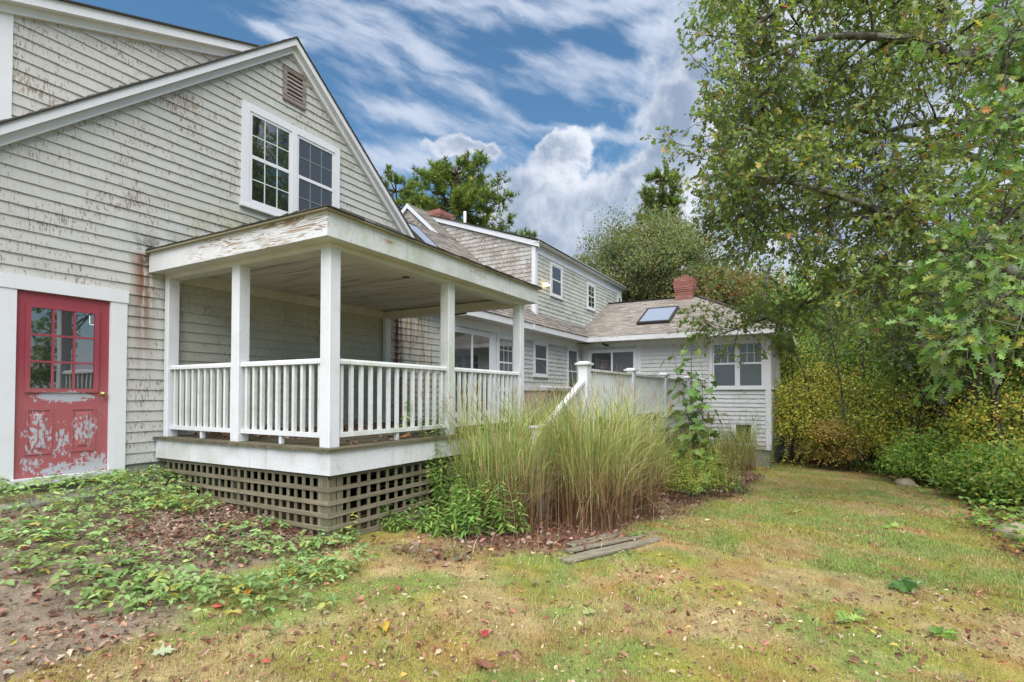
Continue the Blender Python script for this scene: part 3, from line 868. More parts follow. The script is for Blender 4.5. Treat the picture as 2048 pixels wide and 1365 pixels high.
dh('A', 19.05, 19.55, 4.3, 5.22, 'insect_screen', 1, 1)
# twin flood light on the dormer, one bulb burning
m = MB().lathe((0, 0, 0), [(.05, 0), (.05, .02), (.03, .03)], 12)
fl = mesh('flood_light', [(11.93 + v[0], -.016 - v[2], 4.42 + v[1]) for v in m.v], m.f, 'dark_metal', house)
fl['label'] = 'twin flood light with one bulb lit on the dormer'
for dx, mt in ((-.06, 'lit_bulb'), (.16, 'pipe_white')):
    m = MB().tube([(11.93, -.04, 4.42), (11.93 + dx * .5, -.08, 4.40)], .012, n=6); m.build('arm', 'dark_metal', fl)
    c = np.array([11.93 + dx, -.10, 4.38]); d = np.array([dx * 1.2, -.6, -.5]); d /= np.linalg.norm(d)
    m = MB().tube([c - d * .06, c - d * .02, c + d * .05], .03, .055, 12); m.build('bulb', mt, fl)

# ---- sunroom
m = MB().box(15.05, 20.85, -6.2, -.001, -.82, 2.78)
wing = m.build('sunroom_wall', 'siding_wing', house)
box('foundation', 15.08, 20.8, -6.17, -.02, -2.2, -.821, 'concrete', house)
RECT_W = [(-2.176, -.05, .2, 2.62), (-6.2, -4.437, 1.1, 2.62), (-5.80, -5.095, -.72, .09)]
shingle_field('shingle_rows', 'W', courses(lambda z: (-6.09, -.02), -.8, 2.58, .1322, RECT_W, .09, .24), 'siding_wing', wing, .030)
shingle_field('shingle_rows', 'S', courses(lambda z: (15.2, 20.8), -.8, 1.05, .1322, [], .09, .24), 'siding_wing', wing)
m = MB(); lb(m, 'W', -6.2, -6.075, -.8, 2.60, .001, .034); lb(m, 'S', 15.02, 15.18, -.8, 2.60, .001, .032)
m.build('corner_board', 'white_clean', house)
lbox('frieze_board', 'W', -6.07, -.03, 2.605, 2.745, .001, .036, 'white_trim', house)
slider('W', -.265, -2.05, .37, 2.52, True, ('screen_pale', 'glass'))['label'] = 'white sliding glass door in the sunroom wall'
lbox('door_trim', 'W', -.263, -.04, .37, 2.604, .001, .024, 'white_clean', house)
lbox('door_trim', 'W', -2.19, -2.052, .37, 2.604, .001, .024, 'white_clean', house)
ww = window('W', -6.073, -4.437, 1.1, 2.604, .1, [
    (-5.25, -4.545, 1.88, 2.55, 3, 2, 'screen_pale', 0), (-5.25, -4.545, 1.15, 1.905, 1, 1, 'screen_pale', .004),
    (-6.02, -5.315, 1.88, 2.55, 3, 2, 'screen_pale', 0), (-6.02, -5.315, 1.15, 1.905, 1, 1, 'screen_pale', .004)], cmat='white_clean',
    label='paired sunroom window with grilled upper sashes', mun='white_clean')
lbox('mullion', 'W', -5.314, -5.251, 1.16, 2.5, .001, .06, 'white_clean', ww)
window('W', -5.80, -5.095, -.71, .09, .09, [(-5.71, -5.185, -.65, 0.0, 1, 1, 'glass', 0)], label='basement window under the sunroom', sill=False)
for i in range(12):
    lbox('screen_mullion', 'S', 15.2 + i * .47, 15.26 + i * .47, 1.16, 2.6, .001, .035, 'white_trim', house)
for i in range(11):
    lbox('screen_panel', 'S', 15.262 + i * .47, 15.198 + (i + 1) * .47, 1.16, 2.6, .003, .012, 'insect_screen', house)
lbox('screen_sill', 'S', 15.2, 20.85, 1.07, 1.158, .001, .06, 'white_trim', house)
# sunroom roof
ev, rd = 2.93, 4.66
V = [(14.45, -6.78, ev), (21.45, -6.78, ev), (21.45, .6, ev), (14.45, .6, ev), (17.95, -3.55, rd), (17.95, .6, rd)]
wroof = mesh('sunroom_roof', V, [(0, 3, 5, 4), (0, 4, 1), (1, 4, 5, 2), (2, 5, 3), (0, 1, 2, 3)], 'dark_edge', house)
WS = (rd - ev) / 3.5
wl = 3.53 * math.hypot(1, WS)
def wlim(v):
    dx = v / math.hypot(1, WS) - .03
    return (-6.80 + dx * 3.23 / 3.5, min(-.01, -.47 + .532 * dx))
WC = dict(c1=(0.20, 0.175, 0.152), c2=(0.285, 0.255, 0.225))
roof_field((14.42, 0, ev + .004 - .03 * WS), (0, 1, 0), (1, 0, WS), wlim, wl, wroof, **WC)
HS = (rd - ev) / 3.23
roof_field((0, -6.81, ev + .004 - .03 * HS), (1, 0, 0), (0, 1, HS), lambda v: (14.42 + v / math.hypot(1, HS) * 3.5 / 3.23, 21.48 - v / math.hypot(1, HS) * 3.5 / 3.23), 3.25 * math.hypot(1, HS), wroof, **WC)
m = MB(); m.beam((14.43, -6.79, ev + .016), (17.95, -3.55, rd + .016), .22, .016); m.beam((17.95, -3.55, rd + .016), (17.95, -.02, rd + .016), .24, .016)
m.build('ridge_cap', 'dark_edge', house)
m = MB(); m.box(14.425, 14.449, -6.78, -.476, 2.75, 2.925); m.box(14.425, 21.45, -6.805, -6.781, 2.75, 2.925)
m.build('eave_fascia', 'wing_fascia', house)
m = MB(); m.box(14.45, 15.049, -6.78, -.45, 2.747, 2.765); m.box(15.05, 21.45, -6.78, -6.201, 2.747, 2.765)
m.build('soffit', 'soffit', house)
# skylights
def skylight(pts, nrm, par, t=.07):
    p = [np.array(a, float) for a in pts]; nrm = np.array(nrm, float); nrm /= np.linalg.norm(nrm)
    c = sum(p) / 4
    m = MB()
    for i in range(4):
        a, b = p[i], p[(i + 1) % 4]; ai, bi = a + (c - a) * .13, b + (c - b) * .13
        m.prism([a, b, bi, ai], nrm * t)
    o = m.build('skylight', 'dark_metal', par); o['label'] = 'flat dark-framed skylight'
    q = [a + (c - a) * .13 for a in p]
    MB().prism([a + nrm * .02 for a in q], nrm * (t - .03)).build('pane', 'skylight_glass', o)
def wz(x): return ev + WS * (x - 14.45)
skylight([(15.27, -1.98, wz(15.27)), (15.27, -3.14, wz(15.27)), (16.72, -3.14, wz(16.72)), (16.72, -1.98, wz(16.72))], (-WS, 0, 1), house, .11)
def mz(y): return 2.955 + MS * (y + .45)
skylight([(8.05, 1.65, mz(1.65)), (8.72, 1.65, mz(1.65)), (8.72, 2.55, mz(2.55)), (8.05, 2.55, mz(2.55))], (0, -MS, 1), house, .09)
# brick chimneys
bk = bpy.data.meshes.new('brick'); bk.from_pydata(boxv(0, 1, 0, 1, 0, 1), [], BOXF); bk.materials.append(MATS['brick'])
def chimney(x0, x1, y0, y1, z0, nc, corbel, label):
    o = box('chimney', x0 + .012, x1 - .012, y0 + .012, y1 - .012, z0, z0 + nc * .075, 'mortar', house); o['label'] = label
    for k in range(nc):
        e = .0 if k < corbel else min(.05, .018 * (k - corbel + 1))
        if k == nc - 1: e -= .02
        z = z0 + k * .075
        for side in range(4):
            L = (y1 - y0 if side % 2 == 0 else x1 - x0) + 2 * e
            n = max(2, round(L / .215)); w = L / n
            edges = [i * w for i in range(n + 1)] if k % 2 == 0 else [0] + [(i + .5) * w for i in range(n)] + [L]
            for a, b in zip(edges[:-1], edges[1:]):
                q = bpy.data.objects.new('brick', bk)
                a += .005; b -= .005
                if side == 0: q.location = (x0 - e, y0 - e + a, z); q.scale = (.09, b - a, .066)
                elif side == 2: q.location = (x1 + e - .09, y0 - e + a, z); q.scale = (.09, b - a, .066)
                elif side == 1: q.location = (x0 - e + a, y0 - e - .0006, z + .0006); q.scale = (b - a, .089, .066)
                else: q.location = (x0 - e + a, y1 + e - .0884, z + .0006); q.scale = (b - a, .089, .066)
                link(q, o)
    return o
ch1 = chimney(17.62, 18.17, -3.42, -2.78, 4.45, 12, 5, 'corbelled brick chimney on the sunroom ridge')
MB().box(17.74, 18.05, -3.25, -2.98, 5.351, 5.47).build('flue_tile', 'brick', ch1)
ch2 = chimney(12.75, 13.55, 4.75, 5.35, 6.3, 21, 16, 'brick chimney top behind the main ridge')
MB().tube([(12.6, 3.5, 6.7), (12.6, 3.5, 7.5)], .05, n=12).build('vent_pipe', 'pipe_white', house, True)
MB().tube([(19.1, 1.2, 5.9), (19.1, 1.2, 6.45)], .05, n=12).build('vent_pipe', 'pipe_white', house, True)
m = MB().box(14.98, 15.02, -1.0, -.9, 2.63, 2.70); m.tube([(14.98, -.98, 2.68), (14.9, -1.06, 2.64)], .02, .035, 8); m.tube([(14.98, -.92, 2.68), (14.9, -.84, 2.72)], .02, .035, 8)
m.build('porch_light', 'bird_grey', house)

# ================================================================== covered porch
porch = empty('porch', (0, 0, 0))
tag(porch, 'covered white porch with square posts, balustrade and lattice skirt against the gable', 'porch')
X0, X1, Y0, ZD = 0.612, 4.80, -3.13, 0.364
PW = 0.145
def post(x, y, z0=ZD, z1=2.412, wx=PW, wy=PW, mat='white_post'):
    e = .006
    m = MB()
    # chamfered square post
    c = .008
    q = [(x + c, y), (x + wx - c, y), (x + wx, y + c), (x + wx, y + wy - c), (x + wx - c, y + wy), (x + c, y + wy), (x, y + wy - c), (x, y + c)]
    m.prism([(a, b, z0) for a, b in q], (0, 0, z1 - z0))
    return m.build('post', mat, porch)
post(X0, Y0); post(X0, -1.621); post(X0, -0.135, wy=.09); post(2.645, Y0, mat='white_mossy'); post(X1 - PW, Y0); post(X1 - PW, -0.135, wy=.09)
# roof
box('beam', X0, X0 + .16, Y0, -.046, 2.413, 2.53, 'soffit', porch)
box('beam', X0 + .161, X1, Y0, Y0 + .16, 2.413, 2.53, 'soffit', porch)
box('beam', X1 - .16, X1, Y0 + .161, -.046, 2.392, 2.53, 'soffit', porch)
box('ledger', X0 + .165, X1 - .165, -.05, -.016, 2.40, 2.553, 'soffit', porch)
RX0, RY, RX1 = 0.431, -3.29, 4.986
m = MB(); m.box(RX0 + .022, X0 - .001, RY + .022, -.016, 2.472, 2.492); m.box(X0 - .0005, RX1 - .022, RY + .022, Y0 - .001, 2.472, 2.492); m.box(X1 + .001, RX1 - .022, Y0 - .0005, -.016, 2.472, 2.492)
m.build('soffit', 'soffit', porch)
box('fascia', RX0, RX0 + .022, RY, -.016, 2.47, 2.712, 'white_peel', porch)
box('fascia', RX0 + .0225, RX1, RY, RY + .0215, 2.47, 2.712, 'white_mossy', porch)
box('fascia', RX1 - .022, RX1, RY + .022, -.016, 2.47, 2.712, 'white_trim', porch)
ceil = box('ceiling', X0 + .05, X1 - .05, Y0 + .05, -.02, 2.556, 2.60, 'ceiling_paint', porch)
xs = np.arange(X0 + .162, X1 - .165, .131)
for x in xs:
    box('ceiling_board', x, min(x + .127, X1 - .162), Y0 + .162, -.055, 2.544, 2.5555, 'ceiling_paint', ceil)
lr = MB().lathe((2.457, -2.54, 2.525), [(.085, 0), (.085, .018)], 20).build('recessed_light', 'soffit', porch)
MB().lathe((2.457, -2.54, 2.523), [(.06, 0), (.06, .0015)], 20).build('trim_ring', 'dark_edge', lr)
# low-slope roof sheet, thin drip edge, ragged shingle edge
RA, RB = RX0 - .05, RX1 + .05
m = MB(); m.prism([(RA, RY - .05, 2.713), (RA, -.018, 2.713), (RA, -.018, 2.737), (RA, RY - .05, 2.730)], (RB - RA, 0, 0)); proof = m.build('roof', 'drip_edge', porch)
V = []; C = []
for j in range(23):
    y = RY - .065 + j * .145
    if y > -.1: break
    z = 2.7315 + (y + 3.34) * .002
    x = RA - .012
    while x < RB:
        w = random.choice((.16, .2, .3)); b = min(x + w - .003, RB + .012); t = random.choice((.012, .018, .024)); h = min(.16, -.03 - y)
        jag = random.uniform(-.008, .008) if j == 0 else 0
        V += [(x, y + jag, z + t), (b, y + jag, z + t), (b, y + jag, z), (x, y + jag, z), (x, y + h, z + .005), (b, y + h, z + .005), (b, y + h, z), (x, y + h, z)]
        C += [np.array((.075, .068, .06)) * random.uniform(.7, 1.5)] * 8
        x += w
k = len(V) // 8
o = fast_mesh('roof_shingles', np.array(V), (np.array(SHF).ravel()[None] + (np.arange(k) * 8)[:, None]).ravel(), np.arange(k * 4) * 4, 'roof_shingle', proof, np.array(C)); o['kind'] = 'stuff'
# floor
FX, FY = 0.544, -3.223
floor = box('porch_floor', FX + .03, X1 + .05, FY + .03, -.03, .10, .333, 'dark_edge', porch)
y = FY - .035
while y < -.06:
    b = min(y + .094, -.03)
    o = box('floor_board', FX - .04 + random.uniform(-.012, .006), X1 + .06, y, b, .334, .364 + random.uniform(-.002, .002), 'deck_wood', floor)
    y += .0985
box('rim_board', FX, FX + .028, FY, -.02, .095, .333, 'white_rim', porch)
box('rim_board', FX + .0285, X1 + .06, FY, FY + .027, .095, .333, 'white_rim', porch)
# balustrade
def rail_run(name, ax, a, b, fixed, n, mat='white_baluster'):
    """one bay of railing: ax 'x' or 'y' runs, fixed the other coordinate (centre)"""
    r = MB()
    if ax == 'y':
        r.box(fixed - .045, fixed + .045, a, b, 1.232, 1.262); top = r.build(name, 'white_clean', porch)
        MB().prism([(fixed - .045, a + .0005, 1.2622), (fixed + .045, a + .0005, 1.2622), (fixed + .022, a + .0005, 1.286), (fixed - .022, a + .0005, 1.286)], (0, b - a - .001, 0)).build('top_rail', 'white_clean', top)
        box('bottom_rail', fixed - .035, fixed + .035, a, b, .458, .505, 'white_clean', top)
    else:
        r.box(a, b, fixed - .045, fixed + .045, 1.232, 1.262); top = r.build(name, mat, porch)
        MB().prism([(a + .0005, fixed - .045, 1.2622), (a + .0005, fixed + .045, 1.2622), (a + .0005, fixed + .022, 1.286), (a + .0005, fixed - .022, 1.286)], (b - a - .001, 0, 0)).build('top_rail', mat, top)
        box('bottom_rail', a, b, fixed - .035, fixed + .035, .458, .505, mat, top)
    L = b - a; st = L / n
    for i in range(n):
        c = a + st * (i + .5); h = .019
        if ax == 'y': box('baluster', fixed - .019, fixed + .019, c - h, c + h, .5055, 1.2315, mat, top)
        else: box('baluster', c - h, c + h, fixed - .019, fixed + .019, .5055, 1.2315, mat, top)
    mid = (a + b) / 2
    if ax == 'y': box('foot_block', fixed - .02, fixed + .02, mid - .022, mid + .022, ZD + .002, .4575, 'white_clean', top)
    else: box('foot_block', mid - .022, mid + .022, fixed - .02, fixed + .02, ZD + .002, .4575, mat, top)
    return top
cx, cy = X0 + PW / 2, Y0 + PW / 2
rail_run('railing', 'y', -1.475, -.136, cx, 10)['label'] = 'railing bay between the house wall and the middle post'
rail_run('railing', 'y', Y0 + PW + .001, -1.622, cx, 10)['label'] = 'railing bay on the door side next to the corner post'
rail_run('railing', 'x', X0 + PW + .001, 2.644, cy, 13)['label'] = 'long railing bay facing the lawn next to the corner post'
rail_run('railing', 'x', 2.645 + PW + .001, X1 - PW - .001, cy, 14)['label'] = 'railing bay facing the lawn at the far end of the porch'
# lattice skirt
def lattice(ax):
    o = box('lattice_skirt', *((.592, .606, -3.14, -.05) if ax == 'y' else (.62, 4.8, -3.155, -3.141)), .048, .0935, 'lattice_wood_y' if ax == 'y' else 'lattice_wood', porch)
    zb = -1.0
    if ax == 'y':
        for z in (-.058, -.195, -.32, -.452): box('slat', .578, .5915, -3.165, -.05, z - .023, z + .023, 'lattice_wood_y', o)
        y = -2.9
        while y < -.1:
            if gz(.6, y) - .08 < .0: box('slat', .592, .604, y - .021, y + .021, float(gz(.6, y)) - .12, .0475, 'lattice_wood_z', o)
            y += .122
        for a in (-3.155, -3.075): box('slat', .592, .606, a, a + .075, -.75, .0475, 'lattice_wood_z', o)
    else:
        for z in (-.058, -.195, -.32, -.452): box('slat', .579, 4.8, -3.169, -3.156, z - .023, z + .023, 'lattice_wood', o)
        x = .86
        while x < 4.8:
            box('slat', x - .021, x + .021, -3.155, -3.143, float(gz(x, -3.2)) - .12, .0475, 'lattice_wood_z', o)
            x += .1465
        for a in (.607, .70): box('slat', a, a + .08, -3.155, -3.141, -.75, .0475, 'lattice_wood_z', o)
        box('slat', .6, 4.8, -3.185, -3.172, -.60, -.545, 'lattice_wood', o)
    return o
lattice('y')['label'] = 'square lattice skirt on the door side'
lattice('x')['label'] = 'square lattice skirt facing the lawn'
for (x, y) in ((.72, -2.95), (.72, -1.5), (2.7, -2.95), (4.6, -2.95)):
    box('support_post', x, x + .12, y, y + .12, -1.3, .099, 'lattice_wood_z', porch)

# ================================================================== open deck beyond
deck = empty('deck', (0, 0, 0))
tag(deck, 'open timber deck with white railing and stairs between porch and sunroom', 'deck')
df = box('deck_floor', 4.87, 15.04, -4.16, -.03, .20, .333, 'dark_edge', deck)
y = -4.26
while y < -.08:
    box('deck_board', 4.87 + random.uniform(-.01, .01), 15.03, y, y + .135, .334, .364 + random.uniform(-.002, .002), 'deck_wood', df)
    y += .141
box('rim_board', 4.87, 15.03, -4.19, -4.161, .08, .333, 'white_mossy', deck)
box('rim_board', 4.835, 4.869, -4.19, -3.25, .08, .333, 'white_mossy', deck)
for x in (4.95, 7.3, 9.8, 12.3, 14.7):
    for y in (-4.1, -2.1): box('support_post', x, x + .13, y, y + .13, -1.7, .199, 'lattice_wood_z', deck)
def newel(x, y, z1, w=.15, mat='white_post'):
    o = box('newel_post', x - w / 2, x + w / 2, y - w / 2, y + w / 2, ZD + .002, z1, mat, deck)
    c = MB(); c.box(x - w * .78, x + w * .78, y - w * .78, y + w * .78, z1, z1 + .03)
    a = w * .62; b = w * .4
    c.add([(x - a, y - a, z1 + .0302), (x + a, y - a, z1 + .0302), (x + a, y + a, z1 + .0302), (x - a, y + a, z1 + .0302), (x - b, y - b, z1 + .055), (x + b, y - b, z1 + .055), (x + b, y + b, z1 + .055), (x - b, y + b, z1 + .055)], BOXF)
    c.build('post_cap', mat, o)
    return o
NX = [4.85, 7.35, 10.0, 12.6, 14.95]
for x in NX: newel(x, -4.2, 1.385)
for a, b in zip(NX[:-1], NX[1:]):
    a += .078; b -= .078
    t_ = box('railing', a, b, -4.25, -4.15, 1.29, 1.33, 'white_mossy', deck)
    box('bottom_rail', a, b, -4.235, -4.165, .47, .51, 'white_mossy', t_)
    n = int((b - a) / .115)
    for i in range(n):
        x = a + (b - a) * (i + .5) / n
        box('baluster', x - .021, x + .021, -4.219, -4.181, .511, 1.289, 'white_baluster', t_)
# stairs going down along the porch front
stairs = MB()
for yy in (-4.2, -3.42):
    stairs.prism([(4.83, yy, .33), (4.83, yy, -.05), (3.45, yy, -.86), (3.2, yy, -.86), (3.2, yy, -.60)], (0, .045, 0))
st_o = stairs.build('stairs', 'white_mossy', deck)
for i in range(5):
    zt = .364 - .185 * (i + 1); xt = 4.835 - .29 * (i + 1)
    box('tread', xt, xt + .31, -4.24, -3.34, zt - .035, zt, 'deck_wood', st_o)
    box('riser', xt + .29, xt + .308, -4.15, -3.43, zt + .001, zt + .149, 'white_mossy', st_o)
m = MB(); m.beam((4.83, -4.2, 1.15), (3.30, -4.2, .415), .09, .05); hr = m.build('stair_handrail', 'white_clean', deck)
box('lower_newel', 3.15, 3.29, -4.27, -4.13, -.9, .46, 'white_post', deck)
m = MB(); m.box(3.12, 3.32, -4.3, -4.1, .461, .49); m.build('post_cap', 'white_post', deck)
m = MB(); m.beam((4.80, -4.2, .50), (3.31, -4.2, -.21), .06, .05); m.build('stair_bottom_rail', 'white_baluster', deck)
for i in range(11):
    x = 3.42 + i * .125; zz = .455 + (x - 3.30) * .4804
    box('baluster', x - .019, x + .019, -4.219, -4.181, zz - .66, zz - .03, 'white_baluster', hr)
# storage box on the deck
sb = empty('storage_box', (0, 0, 0)); tag(sb, 'long beige storage box with grey lid standing on the deck', 'storage box')
m = MB().prism([(8.62, -1.62, .37), (10.68, -1.62, .37), (10.72, -1.66, 1.0), (8.58, -1.66, 1.0)], (0, .85, 0)); m.build('body', 'box_body', sb)
m = MB().prism([(8.53, -1.72, 1.005), (8.53, -.78, 1.005), (8.53, -.78, 1.10), (8.53, -1.25, 1.14), (8.53, -1.72, 1.08)], (2.24, 0, 0)); m.build('lid', 'box_lid', sb)
for x in (9.1, 10.1): box('latch', x, x + .09, -1.745, -1.722, .95, 1.06, 'dark_metal', sb)

# ================================================================== ground
def axis(lo, hi, fine, far):
    a = list(np.arange(lo, hi, fine)); st = fine; x = hi
    while x < far: st *= 1.22; a.append(x); x += st
    a.append(far); st = fine; x = lo - fine; b = []
    while x > -far: b.append(x); st *= 1.22; x -= st
    b.append(-far)
    return np.array(b[::-1] + a)
gx = axis(-3.0, 9.0, .06, 400.0); gy = axis(-9.5, -2.0, .06, 400.0)
GX, GY = np.meshgrid(gx, gy, indexing='ij')
def soil_mask(x, y):
    """bare gravelly ground and dead leaves on the door side"""
    d = np.hypot((x + 0.75) / 1.9, (y + 2.2) / 1.5) + (fbm(x * 1.6, y * 1.6) - .5) * 1.1
    e = np.hypot((x + 2.2) / 1.5, (y + 3.3) / .9) + (fbm(x * 1.6 + 5, y * 1.6) - .5) * 1.0
    f = np.hypot((x + 1.7) / 1.7, (y + 0.9) / 1.3) + (fbm(x * 1.6 + 9, y * 1.6) - .5) * .6
    return np.maximum(np.maximum(sstep(d, 1.05, .75), sstep(e, 1.0, .7)), sstep(f, 1.05, .8))
def bed_mask(x, y):
    """leafy bed round the tall grass, along the porch and deck"""
    d = np.hypot((x - 4.0) / 3.3, (y + 4.15) / 1.35) + (fbm(x * 1.4, y * 1.4) - .5) * .5
    e = np.hypot((x - 9.5) / 5.5, (y + 4.8) / 1.5) + (fbm(x * 1.4, y * 1.4) - .5) * .5
    return np.maximum(np.maximum(sstep(d, 1.10, .72), sstep(e, 1.10, .75)), sstep(y, -3.05, -2.8) * sstep(x, .45, .6))
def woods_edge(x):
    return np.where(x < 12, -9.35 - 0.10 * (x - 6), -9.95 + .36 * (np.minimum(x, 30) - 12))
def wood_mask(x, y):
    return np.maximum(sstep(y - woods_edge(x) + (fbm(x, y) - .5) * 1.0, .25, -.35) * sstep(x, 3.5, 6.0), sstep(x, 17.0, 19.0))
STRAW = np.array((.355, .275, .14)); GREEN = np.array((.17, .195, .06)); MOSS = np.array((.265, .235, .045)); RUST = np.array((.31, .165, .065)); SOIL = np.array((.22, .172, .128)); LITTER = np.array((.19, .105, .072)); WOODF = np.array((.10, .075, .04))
def ground_col(x, y):
    a = fbm(x * 1.3 + 3, y * 1.3 + 8, 4)[..., None]; b = fbm(x * 1.8 + 30, y * 1.8 + 2, 4)[..., None]; c = fbm(x * 3.2 + 11, y * 3.2 + 40, 3)[..., None]
    g = sstep(a, .40, .60); mo = sstep(b, .45, .64); ru = sstep(c, .52, .70)
    col = STRAW * (1 - g) + GREEN * 1.25 * g
    col = col * (1 - .75 * mo) + MOSS * .75 * mo
    col = col * (1 - .5 * ru) + RUST * .5 * ru
    s = soil_mask(x, y)[..., None]; col = col * (1 - s) + SOIL * s
    s = bed_mask(x, y)[..., None]; col = col * (1 - s) + LITTER * .75 * s
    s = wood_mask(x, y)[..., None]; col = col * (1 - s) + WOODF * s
    return col * (.62 + .76 * fbm(x * 9, y * 9, 3)[..., None])
nx, ny = GX.shape
gv = np.stack([GX, GY, gz(GX, GY)], -1).reshape(-1, 3)
ii = (np.arange(nx - 1)[:, None] * ny + np.arange(ny - 1)[None, :]).ravel()
loops = np.stack([ii, ii + ny, ii + ny + 1, ii + 1], 1).ravel()
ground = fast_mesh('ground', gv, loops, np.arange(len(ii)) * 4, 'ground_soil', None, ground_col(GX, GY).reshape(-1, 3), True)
ground['kind'] = 'structure'
ground['label'] = 'patchy mossy autumn lawn sloping away from the house'

# ================================================================== leaf shapes and scattering
def half_leaf(pts, fold=.12, curl=0.0):
    """outline half (x,y) from base to tip -> two folded polygons"""
    n = len(pts)
    mid = [(0, y, -curl * y * y) for y in (0, pts[n // 2][1], 1.0)]
    V = [(0, 0, 0), (0, .5, -curl * .25), (0, 1, -curl)]
    L = []; R = []
    for (x, y) in pts:
        z = fold * x - curl * y * y
        L.append(len(V)); V.append((-x, y, z)); R.append(len(V)); V.append((x, y, z))
    return V, [tuple([0] + R + [2, 1]), tuple([1, 2] + L[::-1] + [0])]
OAK = half_leaf([(.05, .12), (.27, .20), (.10, .33), (.43, .52), (.13, .56), (.31, .80), (.10, .80)], .25, .12)
OAK_S = half_leaf([(.25, .24), (.09, .42), (.34, .64)], .3, .15)
OVAL = half_leaf([(.17, .18), (.27, .45), (.17, .78)], .3, .15)
LANCE = half_leaf([(.09, .2), (.13, .45), (.07, .75)], .3, .35)
CRUMPLE = half_leaf([(.13, .15), (.24, .34), (.16, .50), (.27, .66), (.11, .84)], .9, .45)
MAPLE = half_leaf([(.42, .02), (.55, .30), (.30, .38), (.52, .68), (.20, .66)], .18, .2)
QUAD = ([(0, 0, 0), (.32, .5, .08), (0, 1, -.1), (-.32, .5, .08)], [(0, 1, 2), (0, 2, 3)])
def norm(a): return a / (np.linalg.norm(a, axis=-1, keepdims=True) + 1e-9)
def frames(d, size, up=(0, 0, 1), jit=.6, r=rng):
    """matrices with y along d and z roughly up"""
    d = norm(d); n = np.array(up)[None] + r.normal(size=d.shape) * jit
    x = norm(np.cross(d, n)); n = np.cross(x, d)
    return np.stack([x, d, n], -1) * np.asarray(size)[:, None, None]
VEG = 1.68
def palette(k, cols, w, jit=.18, r=rng):
    c = VEG * np.array(cols)[r.choice(len(cols), k, p=np.array(w) / np.sum(w))]
    return np.clip(c * (1 + r.normal(size=(k, 1)) * jit), .004, 1) * (1 + r.normal(size=(k, 3)) * .06)
def line(start, d, L, n, wander, grav, r=rng):
    p = [np.array(start, float)]; d = np.array(d, float); d /= np.linalg.norm(d)
    for i in range(n):
        d = d + r.normal(size=3) * wander + np.array((0, 0, grav)); d /= np.linalg.norm(d)
        p.append(p[-1] + d * L / n)
    return np.array(p)
def tubes(name, lst, mat, parent, sides=6):
    V = []; loops = []; b = 0
    for (pts, r0, r1) in lst:
        n = sides if r0 > .08 else (5 if r0 > .045 else 3)
        v, f = tube_arrays(pts, r0, r1, n)
        V.append(np.array(v)); loops.append(np.array(f).ravel() + b); b += len(v)
    loops = np.concatenate(loops)
    return fast_mesh(name, np.concatenate(V), loops, np.arange(len(loops) // 4) * 4, mat, parent, None, True)
def along(pts, t):
    k = len(pts) - 1; x = t * k; i = min(int(x), k - 1); f = x - i
    return pts[i] * (1 - f) + pts[i + 1] * f, norm(pts[i + 1] - pts[i])
def branch_out(limbs, r, n2=12, l2=1.4, n3=6, l3=.5, t0=.25, grav2=-.02, up2=.15, leaf_gap=.05, bare=0.0):
    """second and third order shoots on given limbs; returns tubes, leaf positions, leaf directions"""
    T_ = []; LP = []; LD = []
    for (pts, r0, r1) in limbs:
        for _ in range(n2):
            t = t0 + (1 - t0) * r.random() ** .8
            p, d = along(pts, t); rr = (r0 + (r1 - r0) * t)
            sd = norm(d * .55 + norm(r.normal(size=3)) * .85 + np.array((0, 0, up2)))
            L = l2 * r.uniform(.55, 1.25) * (1.1 - .35 * t)
            s = line(p, sd, L, 6, .16, grav2, r)
            q0 = min(rr * .55, .012 + .018 * L)
            T_.append((s, q0, .004))
            for _ in range(n3):
                t3 = r.uniform(.2, 1); p3, d3 = along(s, t3)
                td = norm(d3 * .7 + norm(r.normal(size=3)) * .8 + np.array((0, 0, .1)))
                w = line(p3, td, l3 * r.uniform(.5, 1.3), 2, .22, -.08, r)
                T_.append((w, .006, .002))
                if r.random() < bare: continue
                m = max(2, int(np.linalg.norm(w[-1] - w[0]) / leaf_gap))
                for tt in np.linspace(.25, 1, m):
                    a, b = along(w, tt)
                    LP.append(a); LD.append(b)
    return T_, np.array(LP), np.array(LD)

# ================================================================== the big oak
RO = np.random.default_rng(21)
oak = empty('oak_tree', (0, 0, 0)); tag(oak, 'large spreading oak reaching over the lawn from the woodland edge', 'tree')
ob = np.array([9.25, -10.95, float(gz(9.25, -10.95)) - .1])
def up_to(z, dx=0, dy=0): return np.array([ob[0] + dx, ob[1] + dy, z])
trunk = np.array([ob, up_to(1.0, .03), up_to(3.0, -.02, .05), up_to(5, .05, .05), up_to(7.2, 0, .1), up_to(9.5, -.1, .2), up_to(11.5, .1, .2)])
def limb(*pp): return np.array([wp(*p) for p in pp])
def smooth_line(p, n=3):
    p = np.asarray(p); out = []
    q = np.vstack([2 * p[0] - p[1], p, 2 * p[-1] - p[-2]])
    for i in range(1, len(q) - 2):
        for t in np.arange(n) / n:
            out.append(.5 * ((2 * q[i]) + (q[i + 1] - q[i - 1]) * t + (2 * q[i - 1] - 5 * q[i] + 4 * q[i + 1] - q[i + 2]) * t * t + (3 * q[i] - q[i - 1] - 3 * q[i + 1] + q[i + 2]) * t ** 3))
    out.append(p[-1]); return np.array(out)
